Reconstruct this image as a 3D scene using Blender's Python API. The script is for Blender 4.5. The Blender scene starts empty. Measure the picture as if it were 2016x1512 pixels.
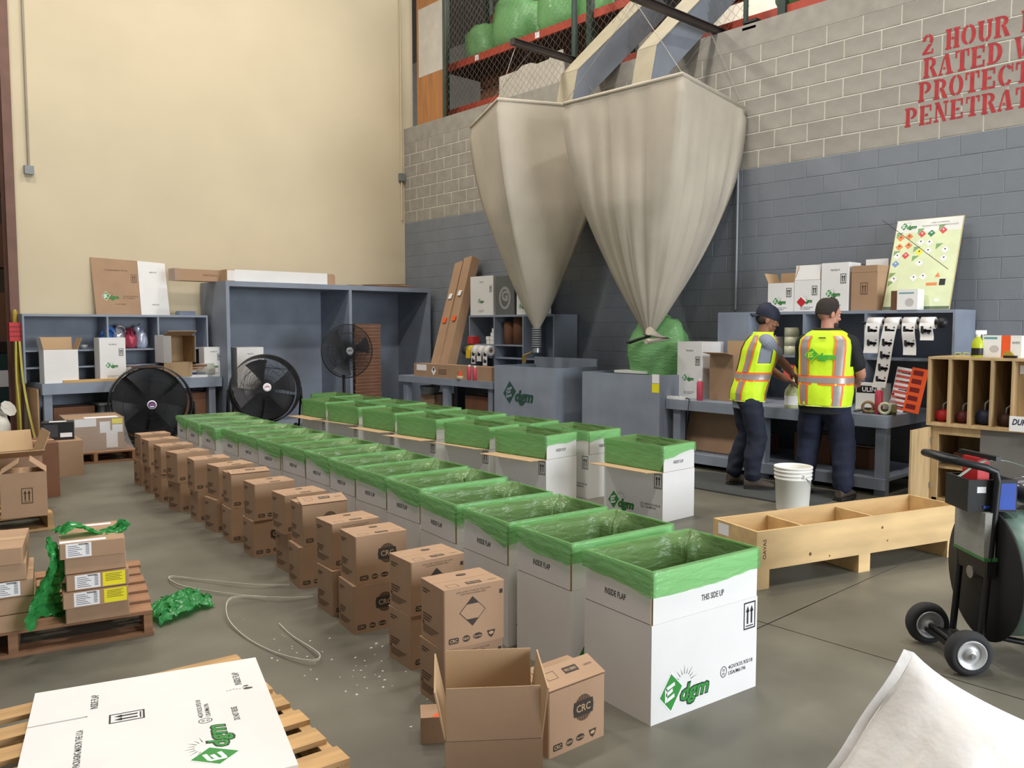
import bpy, math, random
from mathutils import Vector, Matrix, noise
random.seed(7)
scene = bpy.context.scene
COL = scene.collection
R = math.radians
PI = math.pi

# ------------------------------------------------------------------ camera
cam_d = bpy.data.cameras.new('camera'); cam = bpy.data.objects.new('camera', cam_d); COL.objects.link(cam)
cam.location = (0, 0, 1.56)
cam.rotation_euler = (R(90) - math.atan(115 / 1631.0), 0, -R(42.1))
cam_d.sensor_width = 36; cam_d.lens = 1631.0 / 2016 * 36; cam_d.clip_start = .05; cam_d.clip_end = 200
scene.camera = cam
# ------------------------------------------------------------------ world and lights
w = bpy.data.worlds.new('world'); scene.world = w; w.use_nodes = True
w.node_tree.nodes['Background'].inputs[0].default_value = (.86, .93, 1, 1)
w.node_tree.nodes['Background'].inputs[1].default_value = .34
def area(name, loc, tgt, sx, sy, power, col):
    d = bpy.data.lights.new(name, 'AREA'); d.shape = 'RECTANGLE'; d.size = sx; d.size_y = sy
    d.energy = power; d.color = col
    o = bpy.data.objects.new(name, d); COL.objects.link(o); o.location = loc
    o.rotation_euler = (Vector(tgt) - Vector(loc)).to_track_quat('-Z', 'Y').to_euler()
    return o
# daylight through the open dock door behind the camera, to the right
area('dock_daylight', (5.2, -6.0, 2.6), (5.0, 6.0, 1.2), 4.5, 4.0, 880, (.88, .94, 1))
# high-bay lamps under the roof (fixtures are built further down)
LAMPS = [(1.2, 9.6), (5.6, 9.4), (1.2, 5.2), (5.6, 5.2), (1.2, .8), (5.6, .6)]
for (lx, ly) in LAMPS:
    area('high_bay_light', (lx, ly, 8.72), (lx, ly, 0), 1.3, .5, 180, (1, .955, .88))
# skylight over the storage mezzanine behind the block wall
area('mezzanine_skylight', (12.5, 7.5, 8.9), (12.0, 7.5, 0), 4, 7, 420, (1, .97, .92))
scene.view_settings.view_transform = 'Standard'; scene.view_settings.look = 'None'
scene.view_settings.gamma = 1; scene.view_settings.use_curve_mapping = False
scene.view_settings.exposure = 0.1

# ------------------------------------------------------------------ materials
def lin(c):
    return tuple(((x / 255) / 12.92 if x / 255 <= .04045 else ((x / 255 + .055) / 1.055) ** 2.4) for x in c)
MATS = {}
def mat(name, rgb, rough=.6, metal=0, var=.06, scale=4, bump=0, bscale=80, spec=.4, rnd=0, stretch=None, emit=0):
    if name in MATS: return MATS[name]
    m = bpy.data.materials.new(name); m.use_nodes = True; MATS[name] = m
    nt = m.node_tree; b = nt.nodes['Principled BSDF']
    c = lin(rgb); b.inputs['Roughness'].default_value = rough; b.inputs['Metallic'].default_value = metal
    b.inputs['Specular IOR Level'].default_value = spec
    tc = nt.nodes.new('ShaderNodeTexCoord'); n = nt.nodes.new('ShaderNodeTexNoise')
    mp = nt.nodes.new('ShaderNodeMapping'); nt.links.new(tc.outputs['Object'], mp.inputs[0])
    if stretch: mp.inputs['Scale'].default_value = stretch
    nt.links.new(mp.outputs[0], n.inputs['Vector']); n.inputs['Scale'].default_value = scale; n.inputs['Detail'].default_value = 5
    mr = nt.nodes.new('ShaderNodeMapRange'); mr.inputs[1].default_value = .3; mr.inputs[2].default_value = .7
    mr.inputs[3].default_value = 1 - var * 1.6; mr.inputs[4].default_value = 1 + var * 1.2
    nt.links.new(n.outputs[0], mr.inputs[0])
    hv = nt.nodes.new('ShaderNodeHueSaturation'); hv.inputs['Color'].default_value = (*c, 1)
    if rnd:
        oi = nt.nodes.new('ShaderNodeObjectInfo'); m2 = nt.nodes.new('ShaderNodeMapRange')
        m2.inputs[3].default_value = 1 - rnd; m2.inputs[4].default_value = 1 + rnd
        nt.links.new(oi.outputs['Random'], m2.inputs[0])
        mu = nt.nodes.new('ShaderNodeMath'); mu.operation = 'MULTIPLY'
        nt.links.new(mr.outputs[0], mu.inputs[0]); nt.links.new(m2.outputs[0], mu.inputs[1])
        nt.links.new(mu.outputs[0], hv.inputs['Value'])
    else: nt.links.new(mr.outputs[0], hv.inputs['Value'])
    nt.links.new(hv.outputs[0], b.inputs['Base Color'])
    if bump:
        n2 = nt.nodes.new('ShaderNodeTexNoise'); n2.inputs['Scale'].default_value = bscale; n2.inputs['Detail'].default_value = 4
        nt.links.new(mp.outputs[0], n2.inputs['Vector'])
        bp = nt.nodes.new('ShaderNodeBump'); bp.inputs['Strength'].default_value = bump; bp.inputs['Distance'].default_value = .01
        nt.links.new(n2.outputs[0], bp.inputs['Height']); nt.links.new(bp.outputs[0], b.inputs['Normal'])
    if emit:
        b.inputs['Emission Color'].default_value = (*c, 1); b.inputs['Emission Strength'].default_value = emit
    return m
def film(name, rgb, through, fac, rough=.22, bump=.25):
    m = bpy.data.materials.new(name); m.use_nodes = True; MATS[name] = m
    nt = m.node_tree; b = nt.nodes['Principled BSDF']; out = nt.nodes['Material Output']
    b.inputs['Base Color'].default_value = (*lin(rgb), 1); b.inputs['Roughness'].default_value = rough
    tl = nt.nodes.new('ShaderNodeBsdfTranslucent'); tl.inputs[0].default_value = (*lin(rgb), 1)
    tr = nt.nodes.new('ShaderNodeBsdfTransparent'); tr.inputs[0].default_value = (*lin(through), 1)
    m1 = nt.nodes.new('ShaderNodeMixShader'); m1.inputs[0].default_value = .3
    m2 = nt.nodes.new('ShaderNodeMixShader'); m2.inputs[0].default_value = fac
    tc = nt.nodes.new('ShaderNodeTexCoord'); mp = nt.nodes.new('ShaderNodeMapping'); mp.inputs['Scale'].default_value = (2.2, 2.2, 8)
    n2 = nt.nodes.new('ShaderNodeTexNoise'); n2.inputs['Scale'].default_value = 3; n2.inputs['Detail'].default_value = 3
    n2.inputs['Distortion'].default_value = 1.2
    bp = nt.nodes.new('ShaderNodeBump'); bp.inputs['Strength'].default_value = bump; bp.inputs['Distance'].default_value = .02
    nt.links.new(tc.outputs['Object'], mp.inputs[0]); nt.links.new(mp.outputs[0], n2.inputs['Vector'])
    nt.links.new(n2.outputs[0], bp.inputs['Height']); nt.links.new(bp.outputs[0], b.inputs['Normal'])
    nt.links.new(b.outputs[0], m1.inputs[1]); nt.links.new(tl.outputs[0], m1.inputs[2])
    nt.links.new(m1.outputs[0], m2.inputs[1]); nt.links.new(tr.outputs[0], m2.inputs[2])
    nt.links.new(m2.outputs[0], out.inputs[0])
    return m
KRAFT = mat('kraft cardboard', (168, 136, 108), .75, var=.05, bump=.05, bscale=40, rnd=.05)
KRAFT_IN = mat('kraft inside', (184, 154, 118), .8, var=.04)
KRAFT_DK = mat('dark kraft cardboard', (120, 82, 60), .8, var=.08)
WHITEB = mat('white fibreboard', (226, 224, 222), .62, var=.02, rnd=.02)
INK = mat('black ink', (38, 36, 40), .6, var=.05)
INKB = mat('brown ink', (84, 62, 46), .7, var=.08)
INKK = mat('dark ink on kraft', (58, 48, 42), .7, var=.08)
GREENP = mat('printed green', (52, 140, 58), .5, var=.05)
GREEND = mat('printed dark green', (30, 62, 36), .5, var=.05)
LGREEN = mat('pale printed green', (120, 190, 120), .5, var=.05)
LINER = film('green liner film', (170, 220, 160), (190, 236, 186), .52, .2, .55)
LINER_SHADED = film('green liner film shaded inside', (160, 200, 136), (176, 216, 160), .5, .2, .55)  # inner copy of the film, colour darkened for inside shade and kraft behind
BAGG = film('green bag film', (146, 204, 138), (150, 215, 150), .15, .25, .6)
FILMG = film('dark green film', (62, 160, 86), (90, 200, 110), .2, .16, .5)
CLEAR = film('clear stretch film', (225, 228, 230), (250, 250, 250), .8, .12, .5)
BLUEG = mat('blue grey paint', (134, 142, 156), .55, var=.08, scale=3, rnd=.03)
WOOD = mat('pine plywood', (206, 164, 104), .6, var=.12, scale=2.5, stretch=(.6, 6, 6), rnd=.05)
PALW = mat('pallet wood', (190, 152, 104), .75, var=.14, scale=3, stretch=(1, 9, 9), rnd=.12)
PALD = mat('weathered pallet wood', (146, 108, 80), .8, var=.16, scale=3, stretch=(1, 9, 9), rnd=.12)
BLACK = mat('black paint', (26, 26, 28), .45, var=.1)
RUBBER = mat('rubber', (46, 46, 48), .8, var=.1)
STEEL = mat('bare steel', (170, 170, 172), .35, .9, var=.08)
GREYM = mat('grey metal', (128, 132, 134), .5, .3, var=.06)
WHITEP = mat('white plastic', (232, 232, 228), .4, var=.02)
PAPER = mat('white paper', (236, 234, 236), .7, var=.02)
YELLOW = mat('yellow label', (240, 226, 40), .6, var=.03)
RED = mat('red plastic', (190, 40, 44), .5, var=.05)
ORANGE = mat('orange label', (236, 92, 40), .55, var=.05)
BLUE = mat('blue plastic', (44, 78, 170), .5, var=.08)

# ------------------------------------------------------------------ mesh helpers
def T(x=0, y=0, z=0, rx=0, ry=0, rz=0, s=1):
    return Matrix.Translation((x, y, z)) @ Matrix.Rotation(R(rz), 4, 'Z') @ Matrix.Rotation(R(ry), 4, 'Y') @ Matrix.Rotation(R(rx), 4, 'X') @ Matrix.Diagonal((s, s, s, 1))
TXC = {}
def textgeo(s, bold=0, shear=0):
    k = (s, bold, shear)
    if k not in TXC:
        cu = bpy.data.curves.new('t', 'FONT'); cu.body = s; cu.size = 1; cu.offset = bold; cu.shear = shear
        cu.align_x = 'CENTER'; cu.align_y = 'CENTER'; cu.resolution_u = 2
        ob = bpy.data.objects.new('t', cu)
        me = bpy.data.meshes.new_from_object(ob)
        vs = [v.co.copy() for v in me.vertices]; fs = [tuple(p.vertices) for p in me.polygons]
        bpy.data.objects.remove(ob); bpy.data.meshes.remove(me); bpy.data.curves.remove(cu)
        x0 = min(v.x for v in vs); x1 = max(v.x for v in vs); y0 = min(v.y for v in vs); y1 = max(v.y for v in vs)
        vs = [Vector(((v.x - (x0 + x1) / 2) / (x1 - x0), (v.y - (y0 + y1) / 2) / (y1 - y0), 0)) for v in vs]
        TXC[k] = (vs, fs)
    return TXC[k]
class MB:
    def __init__(s): s.v = []; s.f = []; s.m = []; s.s = []
    def add(s, vs, fs, mi=0, M=None, sm=False):
        k = len(s.v)
        s.v += [(M @ Vector(v)) if M is not None else Vector(v) for v in vs]
        for f in fs: s.f.append(tuple(i + k for i in f)); s.m.append(mi); s.s.append(sm)
        return s
    def box(s, x0, x1, y0, y1, z0, z1, mi=0, M=None):
        vs = [(x0, y0, z0), (x1, y0, z0), (x1, y1, z0), (x0, y1, z0), (x0, y0, z1), (x1, y0, z1), (x1, y1, z1), (x0, y1, z1)]
        return s.add(vs, [(3, 2, 1, 0), (4, 5, 6, 7), (0, 1, 5, 4), (1, 2, 6, 5), (2, 3, 7, 6), (3, 0, 4, 7)], mi, M)
    def cb(s, c, d, mi=0, M=None):
        return s.box(c[0] - d[0] / 2, c[0] + d[0] / 2, c[1] - d[1] / 2, c[1] + d[1] / 2, c[2] - d[2] / 2, c[2] + d[2] / 2, mi, M)
    def quad(s, a, b, c, d, mi=0, M=None): return s.add([a, b, c, d], [(0, 1, 2, 3)], mi, M)
    def rect(s, x0, x1, y0, y1, z=0, mi=0, M=None): return s.quad((x0, y0, z), (x1, y0, z), (x1, y1, z), (x0, y1, z), mi, M)
    def poly(s, pts, z=0, mi=0, M=None): return s.add([(p[0], p[1], z) for p in pts], [tuple(range(len(pts)))], mi, M)
    def ell(s, cx, cy, rx, ry, z=0, mi=0, M=None, n=20):
        return s.poly([(cx + rx * math.cos(2 * PI * i / n), cy + ry * math.sin(2 * PI * i / n)) for i in range(n)], z, mi, M)
    def ring(s, cx, cy, rx, ry, t, z=0, mi=0, M=None, n=24, a0=0, a1=360):
        vs = []; m = n if a1 - a0 >= 360 else n + 1
        for i in range(m):
            a = R(a0 + (a1 - a0) * i / n)
            vs += [(cx + rx * math.cos(a), cy + ry * math.sin(a), z), (cx + (rx - t) * math.cos(a), cy + (ry - t) * math.sin(a), z)]
        return s.add(vs, [(2 * i, 2 * ((i + 1) % m), 2 * ((i + 1) % m) + 1, 2 * i + 1) for i in range(n)], mi, M)
    def frame(s, x0, x1, y0, y1, t, z=0, mi=0, M=None):
        s.rect(x0, x1, y0, y0 + t, z, mi, M); s.rect(x0, x1, y1 - t, y1, z, mi, M)
        s.rect(x0, x0 + t, y0 + t, y1 - t, z, mi, M); return s.rect(x1 - t, x1, y0 + t, y1 - t, z, mi, M)
    def text(s, t, cx, cy, wd, ht, z=0, mi=0, M=None, bold=0, shear=0, rot=0):
        vs, fs = textgeo(t, bold, shear); c, q = math.cos(R(rot)), math.sin(R(rot))
        return s.add([(cx + (v.x * wd) * c - (v.y * ht) * q, cy + (v.x * wd) * q + (v.y * ht) * c, z) for v in vs], fs, mi, M)
    def prism(s, pts, z0, z1, mi=0, M=None, sm=False):
        n = len(pts)
        vs = [(p[0], p[1], z0) for p in pts] + [(p[0], p[1], z1) for p in pts]
        s.add(vs, [tuple(range(n - 1, -1, -1)), tuple(range(n, 2 * n))], mi, M)
        return s.add(vs, [(i, (i + 1) % n, n + (i + 1) % n, n + i) for i in range(n)], mi, M, sm)
    def loft(s, rings, mi=0, M=None, cap=True, sm=True, closed=True):
        n = len(rings[0]); vs = [p for r in rings for p in r]; fs = []
        for k in range(len(rings) - 1):
            for i in range(n if closed else n - 1):
                j = (i + 1) % n; fs.append((k * n + i, k * n + j, (k + 1) * n + j, (k + 1) * n + i))
        s.add(vs, fs, mi, M, sm)
        if cap:
            s.add(rings[0], [tuple(range(n - 1, -1, -1))], mi, M); s.add(rings[-1], [tuple(range(n))], mi, M)
        return s
    def tube(s, pts, r, n=8, mi=0, M=None, closed=False, cap=True):
        pts = [Vector(p) for p in pts]; rs = r if isinstance(r, (list, tuple)) else [r] * len(pts)
        N = len(pts); rings = []; up = None
        for i, p in enumerate(pts):
            if closed: d = pts[(i + 1) % N] - pts[i - 1]
            else: d = pts[min(i + 1, N - 1)] - pts[max(i - 1, 0)]
            d.normalize()
            if up is None:
                up = Vector((0, 0, 1)) if abs(d.z) < .9 else Vector((1, 0, 0))
            up = (up - d * up.dot(d)).normalized(); sd = d.cross(up)
            rings.append([p + (up * math.cos(2 * PI * k / n) + sd * math.sin(2 * PI * k / n)) * rs[i] for k in range(n)])
        if closed: rings.append(rings[0])
        return s.loft(rings, mi, M, cap and not closed)
    def lathe(s, prof, n=24, mi=0, M=None, sm=True, cap=True):
        rings = [[(r * math.cos(2 * PI * k / n), r * math.sin(2 * PI * k / n), z) for k in range(n)] for r, z in prof]
        return s.loft(rings, mi, M, cap, sm)
    def cyl(s, r, z0, z1, n=20, mi=0, M=None): return s.lathe([(r, z0), (r, z1)], n, mi, M)
    def ball(s, c, rx, ry, rz, n=14, mi=0, M=None):
        rings = []
        for j in range(1, 9):
            a = PI * j / 9 - PI / 2
            rings.append([(c[0] + rx * math.cos(a) * math.cos(2 * PI * k / n), c[1] + ry * math.cos(a) * math.sin(2 * PI * k / n), c[2] + rz * math.sin(a)) for k in range(n)])
        return s.loft(rings, mi, M)
    def grid(s, fn, nu, nv, mi=0, M=None, sm=True):
        vs = [fn(i / nu, j / nv) for j in range(nv + 1) for i in range(nu + 1)]
        return s.add(vs, [(j * (nu + 1) + i, j * (nu + 1) + i + 1, (j + 1) * (nu + 1) + i + 1, (j + 1) * (nu + 1) + i) for j in range(nv) for i in range(nu)], mi, M, sm)
    def mesh(s, name, mats):
        me = bpy.data.meshes.new(name); me.from_pydata(s.v, [], s.f)
        for m in (mats if isinstance(mats, (list, tuple)) else [mats]): me.materials.append(m)
        me.polygons.foreach_set('material_index', s.m); me.polygons.foreach_set('use_smooth', s.s); me.update()
        return me
    def build(s, name, mats, parent=None, M=None): return link(name, s.mesh(name, mats), parent, M)
def link(name, me, parent=None, M=None):
    o = bpy.data.objects.new(name, me); COL.objects.link(o)
    if name.startswith('print_'): o['kind'] = 'stuff'
    if parent is not None: o.parent = parent
    if M is not None: o.matrix_local = M if isinstance(M, Matrix) else T(*M)
    return o
def tag(o, label, cat, group=None, kind=None):
    if label: o['label'] = label
    if cat: o['category'] = cat
    if group: o['group'] = group
    if kind: o['kind'] = kind
    return o
def thing(name, label, cat, loc=(0, 0, 0), rz=0, group=None):
    o = bpy.data.objects.new(name, None); o.empty_display_size = .1; COL.objects.link(o)
    o.matrix_local = T(*loc, rz=rz); return tag(o, label, cat, group)
def struct(o, label=None):
    o['kind'] = 'structure'
    if label: o['label'] = label
    return o
def copy_tree(o, parent=None):
    c = o.copy(); COL.objects.link(c)
    if parent is not None: c.parent = parent
    for ch in o.children: copy_tree(ch, c)
    return c
def bx(name, x0, x1, y0, y1, z0, z1, m, parent=None, M=None):
    return MB().box(x0, x1, y0, y1, z0, z1).build(name, m, parent, M)
ORD = ['nearest', 'second', 'third', 'fourth', 'fifth', 'sixth', 'seventh', 'eighth', 'ninth', 'tenth', 'eleventh', 'twelfth', 'thirteenth', 'fourteenth', 'fifteenth']
FRONT = lambda x, z, y: T(x, y, z, rx=90)                 # a print on a face looking to -y
LEFT = lambda y, z, x: T(x, y, z, rx=90, rz=-90)          # on a face looking to -x
RIGHT = lambda y, z, x: T(x, y, z, rx=90, rz=90)
def wob(p, f=1.0): return noise.noise(Vector(p) * f)

# ================================================================== the setting
XW, YB = 8.70, 12.52
FLOOR = mat('sealed concrete', (106, 103, 92), .42, var=.19, scale=1.6, bump=.04, bscale=18, spec=.35)
DARKGAP = mat('joint filler', (40, 38, 34), .9)
fl = struct(bx('floor', -9, 16, -9, 22, -.30, -.012, DARKGAP), 'sealed grey concrete warehouse floor')
for (x0, x1) in ((-9, 3.836), (3.844, 8.9)):
    for (y0, y1) in ((-9, 2.246), (2.254, 22)):
        bx('slab', x0, x1, y0, y1, -.010, 0, FLOOR, fl)
BEIGE = mat('cream wall paint', (200, 186, 158), .75, var=.035, scale=.8, bump=.03, bscale=30)
wb = struct(bx('wall_back', 2.53, 8.9, YB, YB + .2, 0, 9.2, BEIGE), 'tall cream painted wall behind the benches')
struct(bx('ceiling', -9, 16, -9, 22, 9.2, 9.4, mat('ceiling', (150, 145, 138), .8)), 'warehouse roof deck')
BROWN = mat('brown steel', (110, 78, 66), .55, var=.1)
st = struct(MB().box(2.42, 2.53, YB - .06, YB - .04, 0, 9.2).box(2.42, 2.53, YB + .2, YB + .22, 0, 9.2).box(2.465, 2.485, YB - .04, YB + .2, 0, 9.2).build('trim_1', BROWN), 'brown steel column at the end of the cream wall')
# wall behind the camera with the open dock door
WF = mat('front wall', (190, 182, 165), .8)
struct(MB().box(-9, 2.7, -6.4, -6.2, 0, 9.2).box(7.7, 8.9, -6.4, -6.2, 0, 9.2).box(2.7, 7.7, -6.4, -6.2, 4.8, 9.2).build('wall_front', WF), 'wall with the open dock door')
# ---- block wall
CMU = mat('bare concrete block', (148, 143, 134), .85, var=.08, scale=6, bump=.25, bscale=120, rnd=.06)
CMUP = mat('painted concrete block', (118, 123, 130), .6, var=.06, scale=3, bump=.2, bscale=110, rnd=.02)
MORTAR = mat('pale mortar', (214, 208, 194), .9, var=.06, scale=12)
wr = struct(MB().box(XW + .005, XW + .2, -6.4, YB, 3.4, 5.06, 1).box(XW + .003, XW + .2, -6.4, YB, 0, 3.4, 0)
            .box(XW, XW + .19, -6.4, YB, 4.8, 5.065, 2).build('wall_right', [CMUP, MORTAR, CMU]), 'concrete block wall, bare above and painted grey below')
def block_geo(b, y0, y1, z0, z1, mi=0, pr=0):
    e = .004; X0 = XW - pr; X1 = XW + .02
    vs = [(X0, y0 + e, z0 + e), (X0, y1 - e, z0 + e), (X0, y1 - e, z1 - e), (X0, y0 + e, z1 - e),
          (X0 + e, y0, z0), (X0 + e, y1, z0), (X0 + e, y1, z1), (X0 + e, y0, z1), (X1, y0, z0), (X1, y1, z0), (X1, y1, z1), (X1, y0, z1)]
    fs = [(3, 2, 1, 0)]
    for k in range(4):
        j = (k + 1) % 4; fs += [(k, j, 4 + j, 4 + k), (4 + k, 4 + j, 8 + j, 8 + k)]
    b.add(vs, fs, mi)
def cam_px(P):
    v = Vector(P) - cam.location; ya = R(42.1); pi_ = math.atan(115 / 1631.0)
    F0 = Vector((math.sin(ya), math.cos(ya), 0)); F = F0 * math.cos(pi_) - Vector((0, 0, math.sin(pi_)))
    U = Vector((0, 0, math.cos(pi_))) + F0 * math.sin(pi_); Rr = Vector((math.cos(ya), -math.sin(ya), 0))
    z = v.dot(F); return (1008 + 1631 * v.dot(Rr) / z, 756 - 1631 * v.dot(U) / z, z)
blocks = []
for k in range(24):
    ph = .15 if k % 2 == 1 else .35
    g = .0055 if k >= 17 else .0022
    y = -6.4 + ((ph + 6.4) % .4)
    while y < YB - .01:
        y1 = min(y + .4, YB)
        if y1 - y > .06: blocks.append((k, y + g, y1 - g, k * .2 + g, k * .2 + .2 - g, abs(y1 - y - .4) < .001))
        y += .4
def seen(b):
    c = cam_px((XW, (b[1] + b[2]) / 2, (b[3] + b[4]) / 2))
    return c[2] > 1 and -20 < c[0] < 2036 and -20 < c[1] < 860 and b[3] > .9
cand = sorted([b for b in blocks if seen(b) and b[5]], key=lambda b: (b[1] ** 2))
single = set(id(b) for b in cand[:290])
bm_far = MB(); proto = {}
for b in blocks:
    k = b[0]
    if id(b) in single:
        key = k >= 17
        if key not in proto:
            q = MB(); g = .0055 if key else .0022
            block_geo(q, -.2 + g, .2 - g, -.1 + g, .1 - g); proto[key] = q.mesh('block', CMU if key else CMUP)
        link('block', proto[key], wr, T(-random.uniform(0, .0012), (b[1] + b[2]) / 2, (b[3] + b[4]) / 2))
    else: block_geo(bm_far, b[1], b[2], b[3], b[4], 1 if k >= 17 else 0)
fb = bm_far.build('block_courses', [CMUP, CMU], wr); fb['kind'] = 'stuff'
# ---- red stencil lettering on the block wall
STEN = mat('red stencil paint', (164, 46, 50), .7, var=.12, scale=14)
def arcq(b, cx, cy, ro, yo, ri, yi, a0, a1, n=8):
    vs = []
    for i in range(n + 1):
        a = R(a0 + (a1 - a0) * i / n)
        vs += [(cx + ro * math.cos(a), cy + yo * math.sin(a), 0), (cx + ri * math.cos(a), cy + yi * math.sin(a), 0)]
    b.add(vs, [(2 * i, 2 * i + 2, 2 * i + 3, 2 * i + 1) for i in range(n)])
def glyph(ch):
    b = MB(); r = lambda x0, x1, y0, y1: b.rect(x0, x1, y0, y1)
    st = lambda x, w=.25: (r(x, x + w, .1, .9), r(x - .07, x + w + .07, 0, .1), r(x - .07, x + w + .07, .9, 1))
    W = .86
    if ch == 'H': st(.07); st(.55); r(.36, .51, .44, .57)
    elif ch == 'I': st(.1); W = .45
    elif ch == 'L': st(.07); r(.43, .8, 0, .1); r(.68, .8, .1, .34)
    elif ch in 'EF':
        st(.07); r(.43, .78, .9, 1); r(.67, .78, .68, .9); r(.36, .58, .45, .57)
        if ch == 'E': r(.43, .8, 0, .1); r(.69, .8, .1, .33)
    elif ch == 'T': r(.3, .55, .1, 1); r(.2, .65, 0, .1); r(.02, .25, .9, 1); r(.6, .84, .9, 1); r(.02, .12, .66, .9); r(.74, .84, .66, .9)
    elif ch in 'OC':
        arcq(b, .43, .5, .43, .5, .19, .4, 97, 263)
        if ch == 'O': arcq(b, .43, .5, .43, .5, .19, .4, -83, 83)
        else: arcq(b, .43, .5, .4, .5, .2, .38, 35, 83); arcq(b, .43, .5, .4, .5, .2, .38, -83, -35); r(.76, .83, .6, 1)
    elif ch == 'U': r(.07, .32, .32, .9); r(0, .38, .9, 1); r(.6, .8, .32, .9); r(.53, .87, .9, 1); arcq(b, .44, .32, .37, .32, .12, .2, 184, 262); arcq(b, .44, .32, .36, .32, .16, .2, 278, 356)
    elif ch == 'D': st(.07); arcq(b, .36, .5, .48, .5, .22, .4, -84, 84)
    elif ch == 'P': st(.07); arcq(b, .38, .7, .42, .3, .17, .2, -86, 86)
    elif ch == 'R': st(.07); arcq(b, .38, .72, .4, .28, .16, .18, -86, 86); b.poly([(.42, .46), (.64, .46), (.9, 0), (.62, 0)])
    elif ch == 'A': b.poly([(.05, .1), (.16, .1), (.40, .9), (.31, .9)]); b.poly([(.55, .1), (.82, .1), (.6, 1), (.36, 1)]); r(0, .26, 0, .1); r(.46, .9, 0, .1); r(.29, .44, .28, .38); W = .9
    elif ch == 'N': r(.1, .2, .1, .78); r(0, .3, 0, .1); b.poly([(.02, 1), (.32, 1), (.8, 0), (.6, 0)]); r(.70, .8, .28, .9); r(.58, .9, .9, 1); W = .92
    elif ch == 'W': b.poly([(.06, .92), (.32, .92), (.42, 0), (.26, 0)]); b.poly([(.44, .1), (.52, .1), (.66, .95), (.58, .95)]); b.poly([(.56, .92), (.8, .92), (.88, 0), (.72, 0)]); b.poly([(.9, .1), (.97, .1), (1.12, .95), (1.04, .95)]); r(0, .4, .93, 1); r(.98, 1.2, .95, 1); W = 1.2
    elif ch == 'S': arcq(b, .4, .73, .36, .27, .14, .16, 60, 250); arcq(b, .4, .27, .36, .27, .14, .16, -120, 70); r(.62, .7, .66, 1); r(.08, .16, 0, .34)
    elif ch == '2': arcq(b, .4, .7, .34, .3, .12, .2, -38, 82); arcq(b, .4, .7, .34, .3, .12, .2, 98, 185); b.poly([(.06, .1), (.34, .1), (.7, .5), (.44, .5)]); r(.06, .76, 0, .1); r(.66, .76, .1, .24)
    else: W = .44
    return b, W
def stencil(txt, y_start, z, h, sx):
    b = MB(); x = 0
    for ch in txt:
        g, W = glyph(ch); b.add([(x + v.x * sx * h, v.y * h + .01 * wob((x * 9, v.y, 0)), 0) for v in g.v], g.f); x += (W + .1) * sx * h
    o = b.build('stencil_lettering', STEN, wr, Matrix.Translation((XW - .0025, y_start, z)) @ Matrix.Rotation(R(-90), 4, 'Z') @ Matrix.Rotation(R(90), 4, 'X'))
    o['label'] = 'red stencil lettering on bare block'
stencil('2 HOUR FIRE', 3.545, 4.24, .195, .77)
stencil('RATED WALL', 3.52, 4.01, .195, .77)
stencil('PROTECT', 3.56, 3.785, .195, .77)
stencil('PENETRATIONS', 3.685, 3.56, .19, .77)

# ---- conduits
CONDM = mat('conduit', (150, 142, 126), .5, .2)
t = thing('conduit', 'thin grey conduit ending in a square box high on the cream wall', 'conduit', (2.71, YB - .004, 0))
MB().tube([(0, -.02, 3.62), (0, -.02, 9.1)], .014).build('pipe', CONDM, t)
MB().box(-.055, .055, -.055, 0, 3.55, 3.66).build('junction_box', GREYM, t)
t = thing('conduit', 'cream conduit with a grey box in the wall corner', 'conduit', (8.62, YB - .004, 0))
MB().tube([(0, -.03, 3.45), (0, -.03, 9.1)], .013).build('pipe', BEIGE, t)
MB().box(-.05, .05, -.07, 0, 4.14, 4.27).build('junction_box', GREYM, t)
t = thing('conduit', 'white conduit running down the grey block wall behind the hoppers', 'conduit', (XW - .03, 5.6, 0))
MB().tube([(0, 0, 1.75), (0, 0, 3.7)], .014).build('pipe', mat('pale conduit', (150, 155, 160), .5), t)
# ---- high-bay lamps
for i, (lx, ly) in enumerate(LAMPS):
    t = thing('high_bay_lamp', 'long warehouse ceiling lamp with a white reflector', 'lamp', (lx, ly, 8.74), 0, 'high-bay ceiling lamps')
    MB().box(-.7, .7, -.3, .3, .03, .10).build('housing', WHITEP, t)
    MB().box(-.66, .66, -.26, .26, .0, .028).build('diffuser', mat('lit diffuser', (255, 240, 215), .5, emit=4), t)
    for s in (-.5, .5): MB().tube([(s, 0, .1), (s, 0, .46)], .006).build('hanger', STEEL, t)

# ================================================================== storage mezzanine above the block wall
REDB = mat('red rack beam', (176, 70, 52), .5, var=.1)
GRNR = mat('green rack post', (44, 62, 54), .5, var=.1)
struct(bx('wall_mezzanine', 14.5, 14.6, -6.4, 22, 3.0, 9.2, mat('mezzanine wall', (232, 222, 206), .8)), 'pale wall behind the storage mezzanine')
struct(bx('mezzanine_deck', 8.9, 14.5, -6.4, 22, 4.75, 4.9, mat('deck', (120, 110, 100), .8)), 'storage deck behind the block wall')
t = thing('pallet_rack', 'red beam storage rack with green posts above the block wall', 'rack', (9.35, 0, 4.9))
for z0 in (.40, 1.20):
    MB().box(0, .05, 3.0, 12.2, z0, z0 + .12).build('beam', REDB, t); MB().box(1.05, 1.1, 3.0, 12.2, z0, z0 + .12).build('beam', REDB, t)
    MB().box(.05, 1.05, 3.0, 12.2, z0 + .02, z0 + .06).build('shelf_panel', mat('rack shelf', (74, 56, 50), .8), t)
for y in (12.1, 8.6, 5.45, 3.1):
    for x in (0, 1.02): MB().box(x - .05, x + .03, y - .05, y + .05, 0, 3.2).build('post', GRNR, t)
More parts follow.
